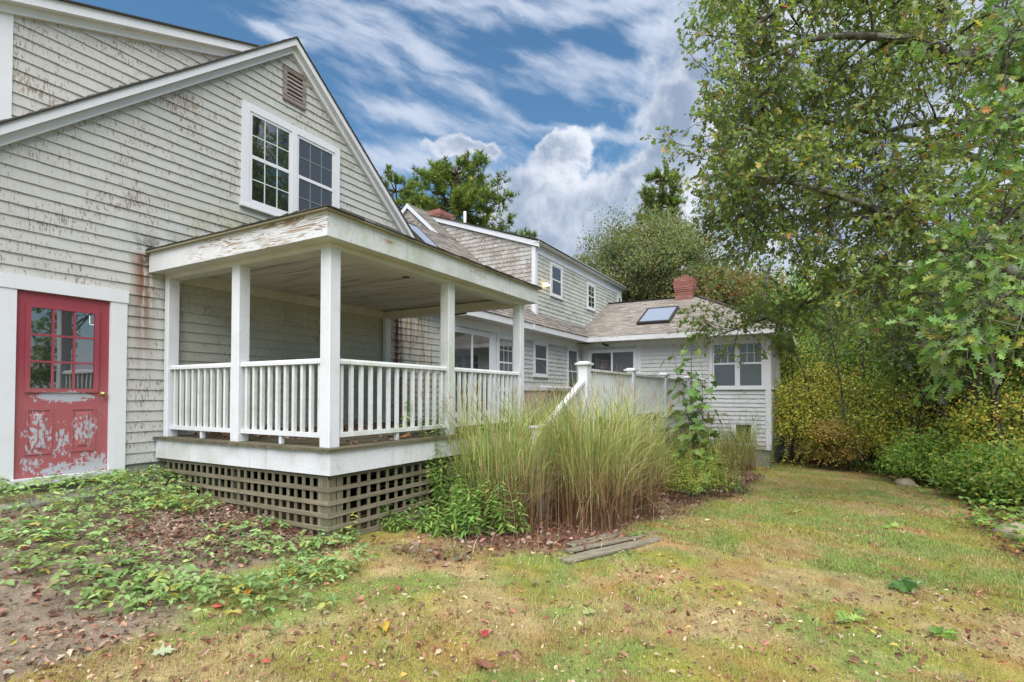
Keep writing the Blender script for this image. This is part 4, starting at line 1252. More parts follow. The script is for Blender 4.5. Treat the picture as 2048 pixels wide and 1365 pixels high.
LIMBS = [
    ([(2105, 190, 9.07), (1990, 118, 8.9), (1900, 116, 8.7), (1862, 88, 8.6), (1790, 78, 8.5), (1700, 72, 8.4), (1600, 85, 8.2), (1490, 130, 8.0)], .13, .02),
    ([(1862, 88, 8.6), (1890, 30, 8.7), (1830, -50, 8.6), (1720, -110, 8.4), (1600, -130, 8.3)], .06, .015),
    ([(2105, 570, 9.07), (1960, 520, 9.0), (1838, 472, 8.9), (1770, 430, 8.8), (1690, 395, 8.6), (1600, 370, 8.4), (1500, 350, 8.2)], .11, .02),
    ([(1838, 472, 8.9), (1765, 395, 9.1), (1790, 300, 9.3), (1750, 220, 9.3), (1680, 150, 9.2)], .06, .012),
    ([(2105, 600, 9.07), (1960, 520, 9.4), (1850, 505, 9.8), (1720, 560, 10.6), (1600, 612, 11.4), (1480, 655, 12.2), (1410, 680, 12.6)], .08, .012),
    ([(2105, 20, 9.07), (1980, -40, 9.0), (1800, -60, 8.9), (1650, -20, 8.6), (1540, 30, 8.4), (1470, 90, 8.2)], .12, .02),
    ([(2105, 380, 9.07), (1900, 300, 10.0), (1700, 255, 10.2), (1560, 225, 10.0), (1460, 215, 9.8)], .09, .015),
    ([(2105, 450, 9.07), (1900, 400, 10.6), (1730, 425, 11.2), (1640, 440, 11.4), (1580, 440, 11.6)], .08, .015),
    ([(2105, 300, 9.07), (1880, 240, 11.0), (1650, 310, 11.5), (1530, 370, 11.5), (1460, 375, 11.5)], .08, .015),
    ([(1600, 85, 8.2), (1540, 180, 8.4), (1490, 280, 8.6), (1470, 330, 8.6)], .03, .01),
    ([(1690, 395, 8.6), (1630, 425, 8.9), (1570, 435, 9.1), (1520, 430, 9.2)], .03, .01),
]
limbs = [(smooth_line(limb(*p)), a, b) for p, a, b in LIMBS]
NEAR = [
    ([(2105, 250, 9.07), (2190, 160, 7.4), (2170, 150, 5.9), (2080, 190, 4.7), (2010, 260, 4.3)], .07, .012),
    ([(2170, 150, 5.9), (2110, 330, 5.0), (2030, 420, 4.5), (1950, 500, 4.3)], .035, .008),
    ([(2110, 330, 5.0), (2080, 520, 4.4), (2000, 600, 4.2), (1930, 640, 4.2)], .02, .006),
    ([(2170, 150, 5.9), (2120, 60, 5.1), (2050, 60, 4.7), (1990, 110, 4.5)], .03, .008),
]
near = [(smooth_line(limb(*p)), a, b) for p, a, b in NEAR]
T1, LP1, LD1 = branch_out(limbs, RO, n2=20, l2=1.35, n3=7, l3=.52, t0=.18, leaf_gap=.042, up2=.1)
T2, LP2, LD2 = branch_out(near, RO, n2=16, l2=.62, n3=6, l3=.32, t0=.3, leaf_gap=.042, up2=-.15, grav2=-.06)
# short leafy shoots filling the crown, each carried by a thin branch from the closest limb
LPTS = np.concatenate([np.array([along(l[0], f)[0] for f in np.linspace(.15, 1, 24)]) for l in limbs])
T1b = []; LPb = []; LDb = []
for _i in range(450):
    while True:
        u_ = RO.uniform(1415, 2120); v_ = RO.uniform(-90, 650)
        if _i > 428:
            u_ = RO.uniform(1440, 1640); v_ = 630 + RO.uniform(-20, 50) - (u_ - 1440) * .12; break
        if v_ > 500 and u_ < 1640: continue
        if fbm(np.array(u_ / 130.0), np.array(v_ / 130.0), 2) < .36: continue
        break
    p = wp(u_, v_, RO.uniform(8.0, 11.5) if _i <= 428 else RO.uniform(10.8, 12.5))
    q = LPTS[np.argmin(np.linalg.norm(LPTS - p, axis=1))]
    if np.linalg.norm(q - p) > 2.2: q = p + (q - p) * .5
    T1b.append((smooth_line(np.array([q, (p + q) / 2 + RO.normal(size=3) * .08, p]), 3), .011, .004))
    for _j in range(6):
        w = line(p, norm(RO.normal(size=3) + (p - q) * .5), RO.uniform(.25, .6), 2, .22, -.08, RO)
        T1b.append((w, .005, .002))
        for tt in np.linspace(.2, 1, 9):
            a, b = along(w, tt); LPb.append(a); LDb.append(b)
LP1 = np.concatenate([LP1, np.array(LPb)]); LD1 = np.concatenate([LD1, np.array(LDb)]); T1 = T1 + T1b
# bare grey twigs low on the crown
BARE = [([(2105, 640, 9.07), (1900, 590, 9.4), (1780, 600, 9.8), (1690, 660, 10.0), (1640, 720, 10.2)], .04, .006), ([(1900, 590, 9.4), (1800, 650, 9.6), (1740, 700, 9.8)], .02, .004),
        ([(2105, 690, 9.07), (1950, 560, 8.8), (1830, 570, 8.8), (1700, 600, 9.0)], .03, .005)]
bare = [(smooth_line(limb(*p)), a, b) for p, a, b in BARE]
T3, _a, _b = branch_out(bare, RO, n2=12, l2=.8, n3=6, l3=.4, bare=1.0, up2=0)
tubes('trunk', [(smooth_line(trunk), .27, .12)] + limbs + near + bare + T1 + T2 + T3, 'bark', oak, 8)
OAKC = ([(.13, .175, .045), (.10, .145, .045), (.19, .21, .055), (.15, .18, .095), (.26, .19, .05), (.22, .10, .04)], [5, 4, 3, 2.5, .7, .35])
sel = LP1[:, :]
k = len(sel)
d = norm(LD1 * .8 + RO.normal(size=(k, 3)) * .55 + np.array((0, 0, -.30)))
scatter('crown', *OAK_S, frames(d, RO.uniform(.07, .125, k), jit=.7, r=RO), sel + RO.normal(size=(k, 3)) * .03, palette(k, *OAKC, r=RO), 'leaf', oak)
k = len(LP2)
d = norm(LD2 * .7 + RO.normal(size=(k, 3)) * .45 + np.array((0, 0, -.40)))
NEARC = ([(.125, .195, .05), (.095, .165, .05), (.155, .22, .07), (.22, .225, .06), (.15, .19, .115), (.28, .14, .045)], [5, 4, 3, 1.5, 1.6, .15])
scatter('crown', *OAK, frames(d, RO.uniform(.065, .12, k), jit=.6, r=RO), LP2 + RO.normal(size=(k, 3)) * .02, palette(k, *NEARC, r=RO), 'leaf', oak)

# ================================================================== trees behind
def clump_tree(name, label, x, y, h, rx, rz, cz, cols, seed, trunk_r=.18, clumps=60, per=170, leaf=(.10, .17), lean=(0, 0), bark='bark_dark', group=None, low=.0, tmpl=QUAD, spread=.22, base=None):
    r = np.random.default_rng(seed)
    t = empty(name, (0, 0, 0)); tag(t, label, 'tree' if 'tree' in name or 'oak' in name or 'pine' in name else 'shrub', group)
    z0 = float(gz(x, y)) - .1 if base is None else base
    top = np.array([x + lean[0], y + lean[1], z0 + h])
    tr = line((x, y, z0), (top - np.array((x, y, z0))), h * .85, 9, .06, .01, r)
    T_ = [(tr, trunk_r, trunk_r * .25)]
    C = np.array([x + lean[0] * .6, y + lean[1] * .6, z0 + cz])
    LP = []; NR = []
    for i in range(clumps):
        v = norm(r.normal(size=3)); rad = r.uniform(.45, 1.0) ** .6
        if v[2] < -.55: v[2] *= .5
        c = C + v * rad * np.array((rx, rx, rz)) * r.uniform(.85, 1.1)
        tb = np.clip((c[2] - z0) / h - .22, .12, .92); p, _ = along(tr, tb)
        mid = (p + c) / 2 + r.normal(size=3) * .12 * rx + np.array((0, 0, -.05 * rz))
        T_.append((smooth_line(np.array([p, mid, c]), 2), trunk_r * .28, .008))
        s = spread * rx * r.uniform(.7, 1.3)
        q = np.clip(r.normal(size=(int(per * r.uniform(.6, 1.4)), 3)), -1.7, 1.7) * np.array((s, s, s * .62))
        LP.append(c + q); NR.append(q / s + v * .6 + np.array((0, 0, .5)))
    LP = np.concatenate(LP); NR = np.concatenate(NR); k = len(LP)
    ok = LP[:, 2] > z0 + .15
    LP, NR = LP[ok], NR[ok]; k = len(LP)
    tubes('trunk', T_, bark, t, 7)
    d = norm(r.normal(size=(k, 3)) + np.array((0, 0, -.35)))
    n = norm(NR + r.normal(size=(k, 3)) * .7)
    xx = norm(np.cross(d, n)); n = np.cross(xx, d)
    M = np.stack([xx, d, n], -1) * r.uniform(*leaf, k)[:, None, None]
    scatter('crown', *tmpl, M, LP, palette(k, *cols, r=r), 'leaf', t)
    return t
G_OLIVE = ([(.115, .135, .05), (.085, .11, .045), (.17, .165, .055), (.20, .13, .05), (.13, .16, .10)], [4, 4, 2.5, .7, 1.5])
G_OLIVE2 = ([tuple(1.05 * q for q in c_) for c_ in G_OLIVE[0]], G_OLIVE[1])
G_RUST = ([(.11, .12, .045), (.19, .085, .035), (.15, .15, .05)], [3, 2, 2])
G_YEL = ([(.23, .235, .045), (.31, .26, .045), (.14, .18, .04), (.34, .19, .035)], [4, 2.4, 4, .8])
G_MID = ([(.10, .165, .04), (.08, .13, .035), (.15, .20, .05), (.22, .20, .045)], [4, 3, 3, .8])
G_BRIGHT = ([(.13, .21, .045), (.17, .25, .055), (.10, .16, .04), (.25, .24, .05)], [4, 3, 3, 1])
clump_tree('broadleaf_tree', 'round-crowned olive green tree rising behind the sunroom roof', 28.5, 1.1, 13.6, 4.4, 3.6, 9.9, G_OLIVE2, 31, .28, 260, 210, (.10, .17), lean=(0, 0), spread=.115)
clump_tree('broadleaf_tree', 'rust-tinged tree just behind the brick chimney', 27.5, -3.0, 10.5, 2.9, 3.0, 7.2, G_RUST, 32, .2, 110, 150, (.12, .19), spread=.16)

def pine(label, x, y, base, h, seed, r0=2.4, tiers=9, lean=(0, 0), crown=.45, trunk_r=.2):
    r = np.random.default_rng(seed)
    t = empty('pine_tree', (0, 0, 0)); tag(t, label, 'tree')
    tr = line((x, y, base), (lean[0], lean[1], h), h, 10, .03, 0, r)
    T_ = [(tr, trunk_r, .04)]; P = []; D = []
    for i in range(tiers):
        f = crown + (1 - crown) * (i + r.uniform(-.2, .4)) / tiers; f = min(max(f, crown), .99)
        p, _ = along(tr, f)
        R = r0 * (1.05 - .8 * ((f - crown) / (1 - crown)) ** 1.4)
        nb = r.integers(6, 9); a0 = r.uniform(0, 6.28)
        for j in range(nb):
            a = a0 + 6.28 * j / nb + r.uniform(-.4, .4); L = R * r.uniform(.6, 1.15)
            b = line(p, (cos(a), sin(a), r.uniform(-.05, .3)), L, 6, .12, .03, r)
            T_.append((b, .05, .012))
            for _ in range(int(5 + L * 7)):
                q, dd = along(b, r.uniform(.3, 1))
                sd = norm(dd * .6 + r.normal(size=3) * .6 + np.array((0, 0, .35)))
                tw = line(q, sd, r.uniform(.25, .65), 2, .15, .05, r)
                T_.append((tw, .012, .006))
                for tt in (.45, .75, 1):
                    e, ee = along(tw, tt); P.append(e); D.append(norm(ee + np.array((0, 0, .35))))
    P = np.array(P); D = np.array(D); k = len(P)
    V = []; F = []
    for i in range(12):
        a = i * 2.4; el = .15 + .85 * ((i * 7) % 12) / 12
        dv = np.array((cos(a) * (1 - el * .55), el, sin(a) * (1 - el * .55))); dv /= np.linalg.norm(dv)
        sd = np.cross(dv, (.3, .5, .8)); sd = sd / np.linalg.norm(sd) * .085
        b = len(V); V += [tuple(-sd), tuple(sd), tuple(dv * (0.8 + .4 * ((i * 5) % 7) / 7))]; F.append((b, b + 1, b + 2))
    tubes('trunk', T_, 'bark_pine', t, 7)
    scatter('crown', V, F, frames(D, r.uniform(.20, .34, k), r=r), P, palette(k, [(.095, .14, .03), (.13, .175, .035), (.065, .10, .028), (.21, .20, .04)], [4, 4, 3, 1], r=r), 'needle', t)
    return t
pd_ = wp(880, 500, 29.0); pine('broad pitch pine rising behind the main roof', pd_[0], pd_[1], -1.0, 14.2, 41, 5.0, 13, crown=.45, trunk_r=.26)
pd_ = wp(985, 500, 31.0); pine('small low pine at the right of the broad pine behind the roof', pd_[0], pd_[1], -1.0, 10.9, 42, 3.2, 8, crown=.45)
pd_ = wp(790, 500, 33.0); pine('pine half hidden behind the big gable', pd_[0], pd_[1], -1.0, 15.4, 44, 4.6, 11, crown=.4)
pd_ = wp(1312, 500, 36.0); pine('tall pine poking up behind the round-crowned tree', pd_[0], pd_[1], -1.5, 17.2, 43, 2.7, 9, crown=.55)

# ---- woodland beside the lawn
WG = 'woodland trees beside the lawn'
WL = {'y': 'yellowing broadleaf tree in the woodland beside the lawn', 'm': 'green broadleaf tree in the woodland beside the lawn', 'o': 'dull olive broadleaf tree in the woodland beside the lawn', 'b': 'fresh green broadleaf tree in the woodland beside the lawn'}
WCOL = {'y': G_YEL, 'm': G_MID, 'o': G_OLIVE, 'b': G_BRIGHT}
wood = [(1480, 34, 11.5, 2.9, 'o'), (1560, 27, 9.0, 2.6, 'm'), (1620, 23, 8.0, 2.3, 'b'), (1665, 36, 13.0, 3.2, 'm'), (1700, 28, 9.5, 2.6, 'y'), (1755, 20, 7.5, 2.2, 'm'),
        (1785, 40, 14.5, 3.6, 'o'), (1830, 25, 9.5, 2.6, 'o'), (1872, 15.5, 7.0, 1.8, 'm'), (1905, 33, 13.5, 3.4, 'm'), (1945, 19, 8.5, 2.2, 'y'), (2000, 15, 7.5, 1.9, 'b'), (2035, 23, 10.0, 2.6, 'm'),
        (1600, 44, 14.0, 4.0, 'm'), (1960, 46, 16.0, 4.2, 'o'), (1420, 46, 13.0, 4.0, 'm'), (2120, 18, 9.0, 2.4, 'm'), (2200, 12, 8.5, 2.3, 'o')]
WLAB = ['olive woodland tree rising straight behind the brick chimney', 'green woodland tree just past the sunroom roof hip', 'fresh green tree right behind the yellow thicket shrubs', 'tall green tree deep in the wood behind the thicket', 'yellowing tree behind the reddish thicket shrub', 'short green tree among the middle thicket shrubs',
        'very tall olive tree deep in the wood', 'olive tree beside the leaning slim stems', 'small thin green tree next to the two leaning slim stems', 'tall green tree far behind the slim stems', 'yellowing tree near the tan boulder', 'fresh green tree behind the tan boulder', 'green tree beside the big oak trunk',
        'broad distant green tree beyond the sunroom', 'broad distant olive tree far behind the boulder', 'broad distant green tree beyond the main roof', None, None]
for i, (u, dpt, h, rx, c) in enumerate(wood):
    p = wp(u, 800, dpt)
    clump_tree('broadleaf_tree', WLAB[i] or WL[c], p[0], p[1], h, rx, h * .36, h * .60, WCOL[c], 100 + i, .07 + h * .010, int(46 + 14 * rx), 130 if dpt < 30 else 75, (.09, .16) if dpt < 30 else (.17, .27), lean=(RO.uniform(-.6, .6), RO.uniform(-.6, .6)), group=WG, spread=.24)
SG = 'shrubs of the woodland thicket'
SL = {'y': 'yellow-green shrub in the thicket beside the sunroom', 'm': 'green shrub at the edge of the woodland', 'b': 'bright leafy shrub at the edge of the woodland', 'r': 'reddish brown shrub in the thicket beside the sunroom'}
SCOL = {'y': G_YEL, 'm': ([(.14, .205, .05), (.11, .165, .045), (.20, .24, .055), (.30, .26, .05)], [4, 3, 3, 1.4]), 'b': G_BRIGHT, 'r': ([(.23, .13, .05), (.21, .19, .05), (.15, .13, .04)], [2, 2, 2])}
shr = [(1585, 17.5, 2.9, 1.2, 'y'), (1640, 18.5, 3.4, 1.4, 'y'), (1610, 20.5, 4.6, 1.5, 'm'), (1700, 19, 3.2, 1.4, 'r'), (1680, 22, 4.6, 1.7, 'b'), (1745, 17, 2.9, 1.3, 'm'), (1800, 16, 2.6, 1.2, 'y'),
       (1850, 17.5, 3.4, 1.3, 'm'), (1845, 13.5, 1.2, .7, 'b'), (1920, 13, 1.5, .8, 'm'), (1960, 15, 3.0, 1.2, 'y'), (1975, 11, 1.0, .65, 'b'), (2020, 12, 2.4, 1.0, 'y'), (2045, 10.2, 1.1, .7, 'm'), (1560, 22, 3.8, 1.5, 'm'), (1780, 23, 4.8, 1.8, 'y'), (1890, 24, 5.0, 1.9, 'm'), (2000, 20, 4.5, 1.7, 'm'), (1660, 16.6, 1.5, .8, 'r'), (2090, 13, 3.2, 1.2, 'b')]
SLAB = ['yellow-green shrub touching the sunroom corner', 'yellow-green shrub next to the low reddish one past the sunroom', 'tall green shrub behind the yellow-green thicket shrubs', 'tall reddish brown shrub in the middle of the thicket', 'tall fresh green shrub behind the reddish brown one', 'green shrub between the tall reddish shrub and the low grey stone', 'yellow shrub just behind the low grey stone',
        'green shrub rising behind the leaning slim stems', 'low bright green shrub right beside the low grey stone', 'low green shrub at the foot of the leaning slim stems', 'yellowing shrub behind the low woodland edge plants', 'low bright shrub on the lawn side of the slim stems', 'yellowing shrub behind the tan boulder', 'low green shrub overhanging the tan boulder',
        'green shrub half hidden by the sunroom side wall', 'large yellowing shrub deep in the thicket', 'large green shrub deep in the wood behind the slim stems', 'large green shrub behind the tan boulder', 'low reddish shrub at the thicket foot', 'bright shrub under the big oak']
for i, (u, dpt, h, rx, c) in enumerate(shr):
    p = wp(u, 900, dpt)
    clump_tree('woodland_shrub', SLAB[i], p[0], p[1], h * 1.22, rx * 1.05, h * .50, h * .60, ([tuple(q * 1.22 for q in cc_) for cc_ in SCOL[c][0]], SCOL[c][1]), 200 + i, .03, int(34 + 22 * rx), 85, (.055, .105), group=SG, spread=.30, tmpl=OVAL if dpt < 14 else QUAD)
# slim bare trunks seen inside the wood
def bare_trunk(u, v, dpt, h, r0, lean, seed):
    r = np.random.default_rng(seed); p = wp(u, v, dpt); z0 = float(gz(p[0], p[1])) - .1
    t = empty('slim_tree', (0, 0, 0)); tag(t, 'slim dark tree stem with thin twigs standing in the woodland shade', 'tree', 'slim stems in the woodland')
    tr = line((p[0], p[1], z0), (lean[0], lean[1], h), h, 9, .05, 0, r)
    T_, LP, LD = branch_out([(tr, r0, r0 * .4)], r, n2=16, l2=1.1, n3=4, l3=.4, t0=.15, leaf_gap=.09)
    tubes('trunk', [(tr, r0, r0 * .4)] + T_, 'bark_dark', t, 7)
    k = len(LP); scatter('crown', *QUAD, frames(norm(LD + r.normal(size=(k, 3)) * .5), r.uniform(.06, .11, k), r=r), LP, palette(k, *G_YEL, r=r), 'leaf', t)
for i, a in enumerate([(1885, 900, 13.5, 6.5, .085, (-.5, .3)), (1925, 900, 13.0, 6.0, .075, (-.9, .2)), (1990, 900, 12.0, 6.5, .10, (.2, .1)), (1770, 900, 17.5, 6.5, .09, (.3, -.2)), (2060, 900, 12.0, 7.0, .08, (.1, .1)), (1520, 700, 25.0, 9.0, .16, (0, 0)), (1640, 900, 17.0, 5.0, .035, (.5, .2)), (1700, 900, 16.5, 5.5, .04, (-.3, .3)), (1725, 900, 17.5, 6.0, .05, (.2, -.3)), (1830, 900, 14.5, 5.0, .035, (-.6, .1)), (1860, 900, 15.0, 6.0, .045, (.3, .2)), (1955, 900, 13.0, 5.5, .04, (-.5, .3)), (1600, 900, 17.5, 4.5, .03, (-.2, .4))]):
    bare_trunk(*a, 300 + i)

# ================================================================== tall grasses
def ribbons(name, base, az, lean, L, w, cfun, mat, parent, seg=7, kink=0.0, r=rng, taper=True):
    n = len(base); s = np.linspace(0, 1, seg + 1)
    dirx = np.stack([np.cos(az), np.sin(az), np.zeros(n)], -1)
    horiz = (lean * L)[:, None] * (s ** 2)[None] + (kink * L)[:, None] * (np.sin(s * 7)[None]) * .03 if np.ndim(kink) else (lean * L)[:, None] * (s ** 2)[None]
    vert = L[:, None] * (s[None] - .42 * np.clip(lean, 0, 1.4)[:, None] * (s ** 3)[None])
    P = base[:, None, :] + dirx[:, None, :] * horiz[..., None] + np.array((0, 0, 1.0)) * vert[..., None]
    side = np.stack([-np.sin(az + .6), np.cos(az + .6), np.zeros(n)], -1)
    ww = w[:, None] * ((1 - s ** 2.2 * .92)[None] if taper else np.ones_like(s)[None])
    V = np.stack([P - side[:, None] * ww[..., None], P + side[:, None] * ww[..., None]], 2).reshape(n, -1, 3)
    f = np.array([(2 * i, 2 * i + 1, 2 * i + 3, 2 * i + 2) for i in range(seg)]).ravel()
    loops = (f[None] + (np.arange(n) * 2 * (seg + 1))[:, None]).ravel()
    C = np.repeat(cfun(s, n)[:, :, None, :], 2, 2).reshape(-1, 3)
    return fast_mesh(name, V.reshape(-1, 3), loops, np.arange(n * seg) * 4, mat, parent, C, True)
def lerpc(a, b, t): return np.array(a) * (1 - t) + np.array(b) * t
def tall_grass(label, c, rad, h, n, seed, plume=.07, lean=.55, brown=.5):
    r = np.random.default_rng(seed)
    t = empty('ornamental_grass', (0, 0, 0)); tag(t, label, 'tall grass')
    def bases(k):
        a = r.uniform(0, 6.28, k); q = rad * np.sqrt(r.random(k)); x = c[0] + q * np.cos(a); y = c[1] + q * np.sin(a)
        return np.stack([x, y, gz(x, y) - .02], -1), np.arctan2(y - c[1], x - c[0]) + r.normal(size=k) * .9
    # stiff brown canes
    b, az = bases(n)
    def cane(s, k):
        tt = sstep(s[None] + r.normal(size=(k, 1)) * .08, brown - .12, brown + .22)[..., None]
        c0 = palette(k, [(.125, .06, .035), (.085, .045, .028), (.19, .115, .06), (.27, .21, .14)], [4, 3, 2, 1], r=r)[:, None]; c1 = palette(k, [(.24, .23, .08), (.32, .27, .11), (.19, .21, .07)], [3, 3, 2], r=r)[:, None]
        return c0 * (1 - tt) + c1 * tt
    hv = .72 + .5 * fbm(b[:, 0] * 2.3 + seed, b[:, 1] * 2.3, 2)
    b[:, 2] -= 0
    ribbons('canes', b, az, np.abs(r.normal(size=n)) * lean * .42 * (1 + 2.2 * (r.random(n) < .10)), hv * h * (.38 + .62 * r.random(n) ** .8), r.uniform(.0026, .0044, n), cane, 'grass_blade', t, 7, r=r)
    # arching leaf blades, springing from part-way up the canes
    k = int(n * 1.9); b, az = bases(k); up = (.12 + .58 * r.random(k) ** .7) * h * (.72 + .5 * fbm(b[:, 0] * 2.3 + seed, b[:, 1] * 2.3, 2))
    b[:, 2] += up; b[:, :2] += np.stack([np.cos(az), np.sin(az)], -1) * (up * .10)[:, None]
    def blade(s, kk):
        tt = sstep((up / h)[:, None] + s[None] * .6 + r.normal(size=(kk, 1)) * .1, brown - .30, brown + .05)[..., None]
        c0 = palette(kk, [(.15, .075, .04), (.22, .14, .075), (.105, .055, .034)], [3, 2, 2], r=r)[:, None]; c1 = palette(kk, [(.20, .235, .075), (.26, .275, .10), (.14, .185, .06), (.34, .30, .16)], [3, 3, 2.4, 1.6], r=r)[:, None]
        return c0 * (1 - tt) + c1 * tt
    ribbons('leaves', b, az, np.abs(r.normal(size=k)) * .62 + .08, h * (.15 + .40 * r.random(k)), r.uniform(.0030, .0056, k), blade, 'grass_blade', t, 6, r=r)
    # broken pale straws lying across the clump
    k2 = int(n * .34); b2, az2 = bases(k2); b2[:, 2] += r.uniform(0, .35, k2) * h
    ribbons('broken_straws', b2, r.uniform(0, 6.28, k2), r.uniform(.7, 1.9, k2), h * r.uniform(.2, .5, k2), r.uniform(.0016, .003, k2), lambda s_, q_: palette(q_, [(.34, .26, .17), (.24, .15, .09), (.38, .33, .25)], [3, 3, 1], r=r)[:, None] * np.ones((1, len(s_), 1)), 'grass_blade', t, 5, r=r)
    # thin reddish seed plumes
    k = int(n * plume)
    if k:
        b, az = bases(k); L = h * r.uniform(.92, 1.1, k); le = np.abs(r.normal(size=k)) * lean * .7
        tip = b + np.stack([np.cos(az) * le * L, np.sin(az) * le * L, L * (1 - .42 * le)], -1)
        ribbons('flower_stems', b, az, le, L, np.full(k, .002), lambda s, kk: np.broadcast_to(np.array((.22, .13, .08)), (kk, len(s), 3)), 'grass_blade', t, 6, r=r)
        m = 8; bb = np.repeat(tip, m, 0); kk = k * m
        ribbons('plumes', bb + r.normal(size=(kk, 3)) * .008, r.uniform(0, 6.28, kk), r.uniform(.15, .6, kk), r.uniform(.10, .22, kk), np.full(kk, .0012), lambda s, q: palette(q, [(.19, .09, .07), (.25, .15, .10)], [2, 1], r=r)[:, None] * np.ones((1, len(s), 1)), 'grass_blade', t, 4, r=r)
    return t
tall_grass('tall brown-stemmed grass clump just behind the loose planks', gpt(1180, 1050), .52, 1.86, 520, 51)
tall_grass('tall grass clump between the weeds and the stair foot', gpt(1010, 1045), .60, 1.70, 470, 52, lean=.6)
tall_grass('tall grass clump standing in front of the deck newel', gpt(1255, 1030), .42, 1.75, 400, 53)
tall_grass('tall grass clump close to the stair handrail', gpt(1090, 1012), .50, 1.72, 420, 54)
tall_grass('grass clump at the foot of the sunroom wall', gpt(1478, 940), .45, 1.35, 320, 55, .1, brown=.3)
tall_grass('small loose grass clump beside the leafy sapling', gpt(1330, 985), .30, 1.35, 200, 56, .3, brown=.35)

# ================================================================== weeds, goldenrod, sapling
def leafy_plant(name, label, cat, c, h, nst, seed, tmpl, leaf, cols, gap=.035, spread=.25, stemc='bark_dark', group=None, tipcol=None, droop=.2, base_leaf=.15, lean=(0, 0)):
    r = np.random.default_rng(seed)
    t = empty(name, (0, 0, 0)); tag(t, label, cat, group)
    T_ = []; P = []; D = []; S = []; F = []
    for i in range(nst):
        a = r.uniform(0, 6.28); q = r.uniform(0, spread * .5)
        x = c[0] + q * cos(a); y = c[1] + q * sin(a)
        hh = h * r.uniform(.6, 1.05)
        st = line((x, y, float(gz(x, y)) - .02), (cos(a) * spread * .5 / h + lean[0], sin(a) * spread * .5 / h + lean[1], 1), hh, 7, .10, -.015, r)
        T_.append((st, .0022 + .0016 * h, .0012))
        k = max(4, int(hh / gap)); ph = r.uniform(0, 6.28)
        for j in range(k):
            f = base_leaf + (1 - base_leaf) * (j + .5) / k
            p, dd = along(st, f)
            for s2 in (0, pi):
                an = ph + j * 1.57 + s2 + r.uniform(-.3, .3)
                P.append(p); D.append((cos(an), sin(an), r.uniform(-.1, .6) - droop)); S.append((1.1 - .65 * f) * r.uniform(.7, 1.2)); F.append(f)
    P = np.array(P); D = np.array(D); S = np.array(S); F = np.array(F); k = len(P)
    col = palette(k, *cols, r=r)
    if tipcol is not None:
        m = sstep(F, .72, .95)[:, None] * (r.random((k, 1)) < .75); col = col * (1 - m) + np.array(tipcol) * m
    tubes('stems', T_, stemc, t, 4)
    scatter('leaves', *tmpl, frames(D, S * leaf, r=r, jit=.35), P, col, 'leaf', t)
    return t
WEED = ([(.13, .22, .05), (.17, .26, .07), (.10, .17, .04), (.24, .27, .08)], [4, 3, 3, 1])
weeds = [(845, 1035, .95, 2, 'lone tall leafy weed standing against the lattice'), (905, 1050, .60, 6, None), (940, 1045, .70, 7, None), (985, 1040, .80, 7, None), (875, 1070, .30, 5, None), (925, 1078, .45, 4, None), (955, 1070, .42, 5, None), (1000, 1062, .55, 4, None), (900, 1010, .75, 7, None), (960, 1000, .85, 8, None), (1035, 1070, .45, 3, None), (815, 1062, .22, 4, None), (770, 1058, .20, 4, None)]
for i, (u, v, h, n, lab) in enumerate(weeds):
    leafy_plant('leafy_weed', lab or 'bushy green leafy weed between the lattice and the tall grass', 'weed', gpt(u, v), h * 1.6, n + 3, 400 + i, LANCE, .145, WEED, spread=.34, group=None if lab else 'weeds by the lattice', base_leaf=.1, gap=.032)
leafy_plant('seedling', 'small yellow-green seedling at the lattice corner', 'seedling', gpt(690, 1080), .34, 2, 430, OVAL, .085, ([(.30, .31, .08), (.22, .27, .07)], [1, 1]), spread=.14, base_leaf=.3, gap=.05)
gold = [(1345, 1000, .78), (1378, 1010, .85), (1410, 1005, .95), (1440, 1000, .9), (1462, 985, .8), (1400, 985, 1.0), (1365, 980, .9), (1430, 975, .95)]
for i, (u, v, h) in enumerate(gold):
    leafy_plant('goldenrod', 'yellow-green goldenrod stems between the tall grass and the sunroom', 'weed', gpt(u, v), h * 1.38, 12, 440 + i, LANCE, .080, ([(.24, .275, .06), (.30, .30, .065), (.17, .22, .05)], [3, 3, 2]), gap=.030, spread=.34, group='goldenrod by the sunroom', tipcol=(.34, .31, .05), base_leaf=.28, stemc='bark_pine')
leafy_plant('low_shrub', 'low rounded green shrub at the lawn edge below the sunroom', 'shrub', gpt(1470, 985), .62, 16, 460, LANCE, .085, WEED, gap=.035, spread=.9, base_leaf=.15)
leafy_plant('low_shrub', 'thin twiggy shrub against the sunroom corner board', 'shrub', gpt(1512, 940), 1.9, 9, 461, OVAL, .085, G_MID, gap=.10, spread=1.3, base_leaf=.2)
leafy_plant('low_shrub', 'sparse yellowing shrub beside the sunroom foundation', 'shrub', gpt(1560, 942), 1.3, 12, 462, OVAL, .08, G_YEL, gap=.08, spread=1.3, base_leaf=.12)
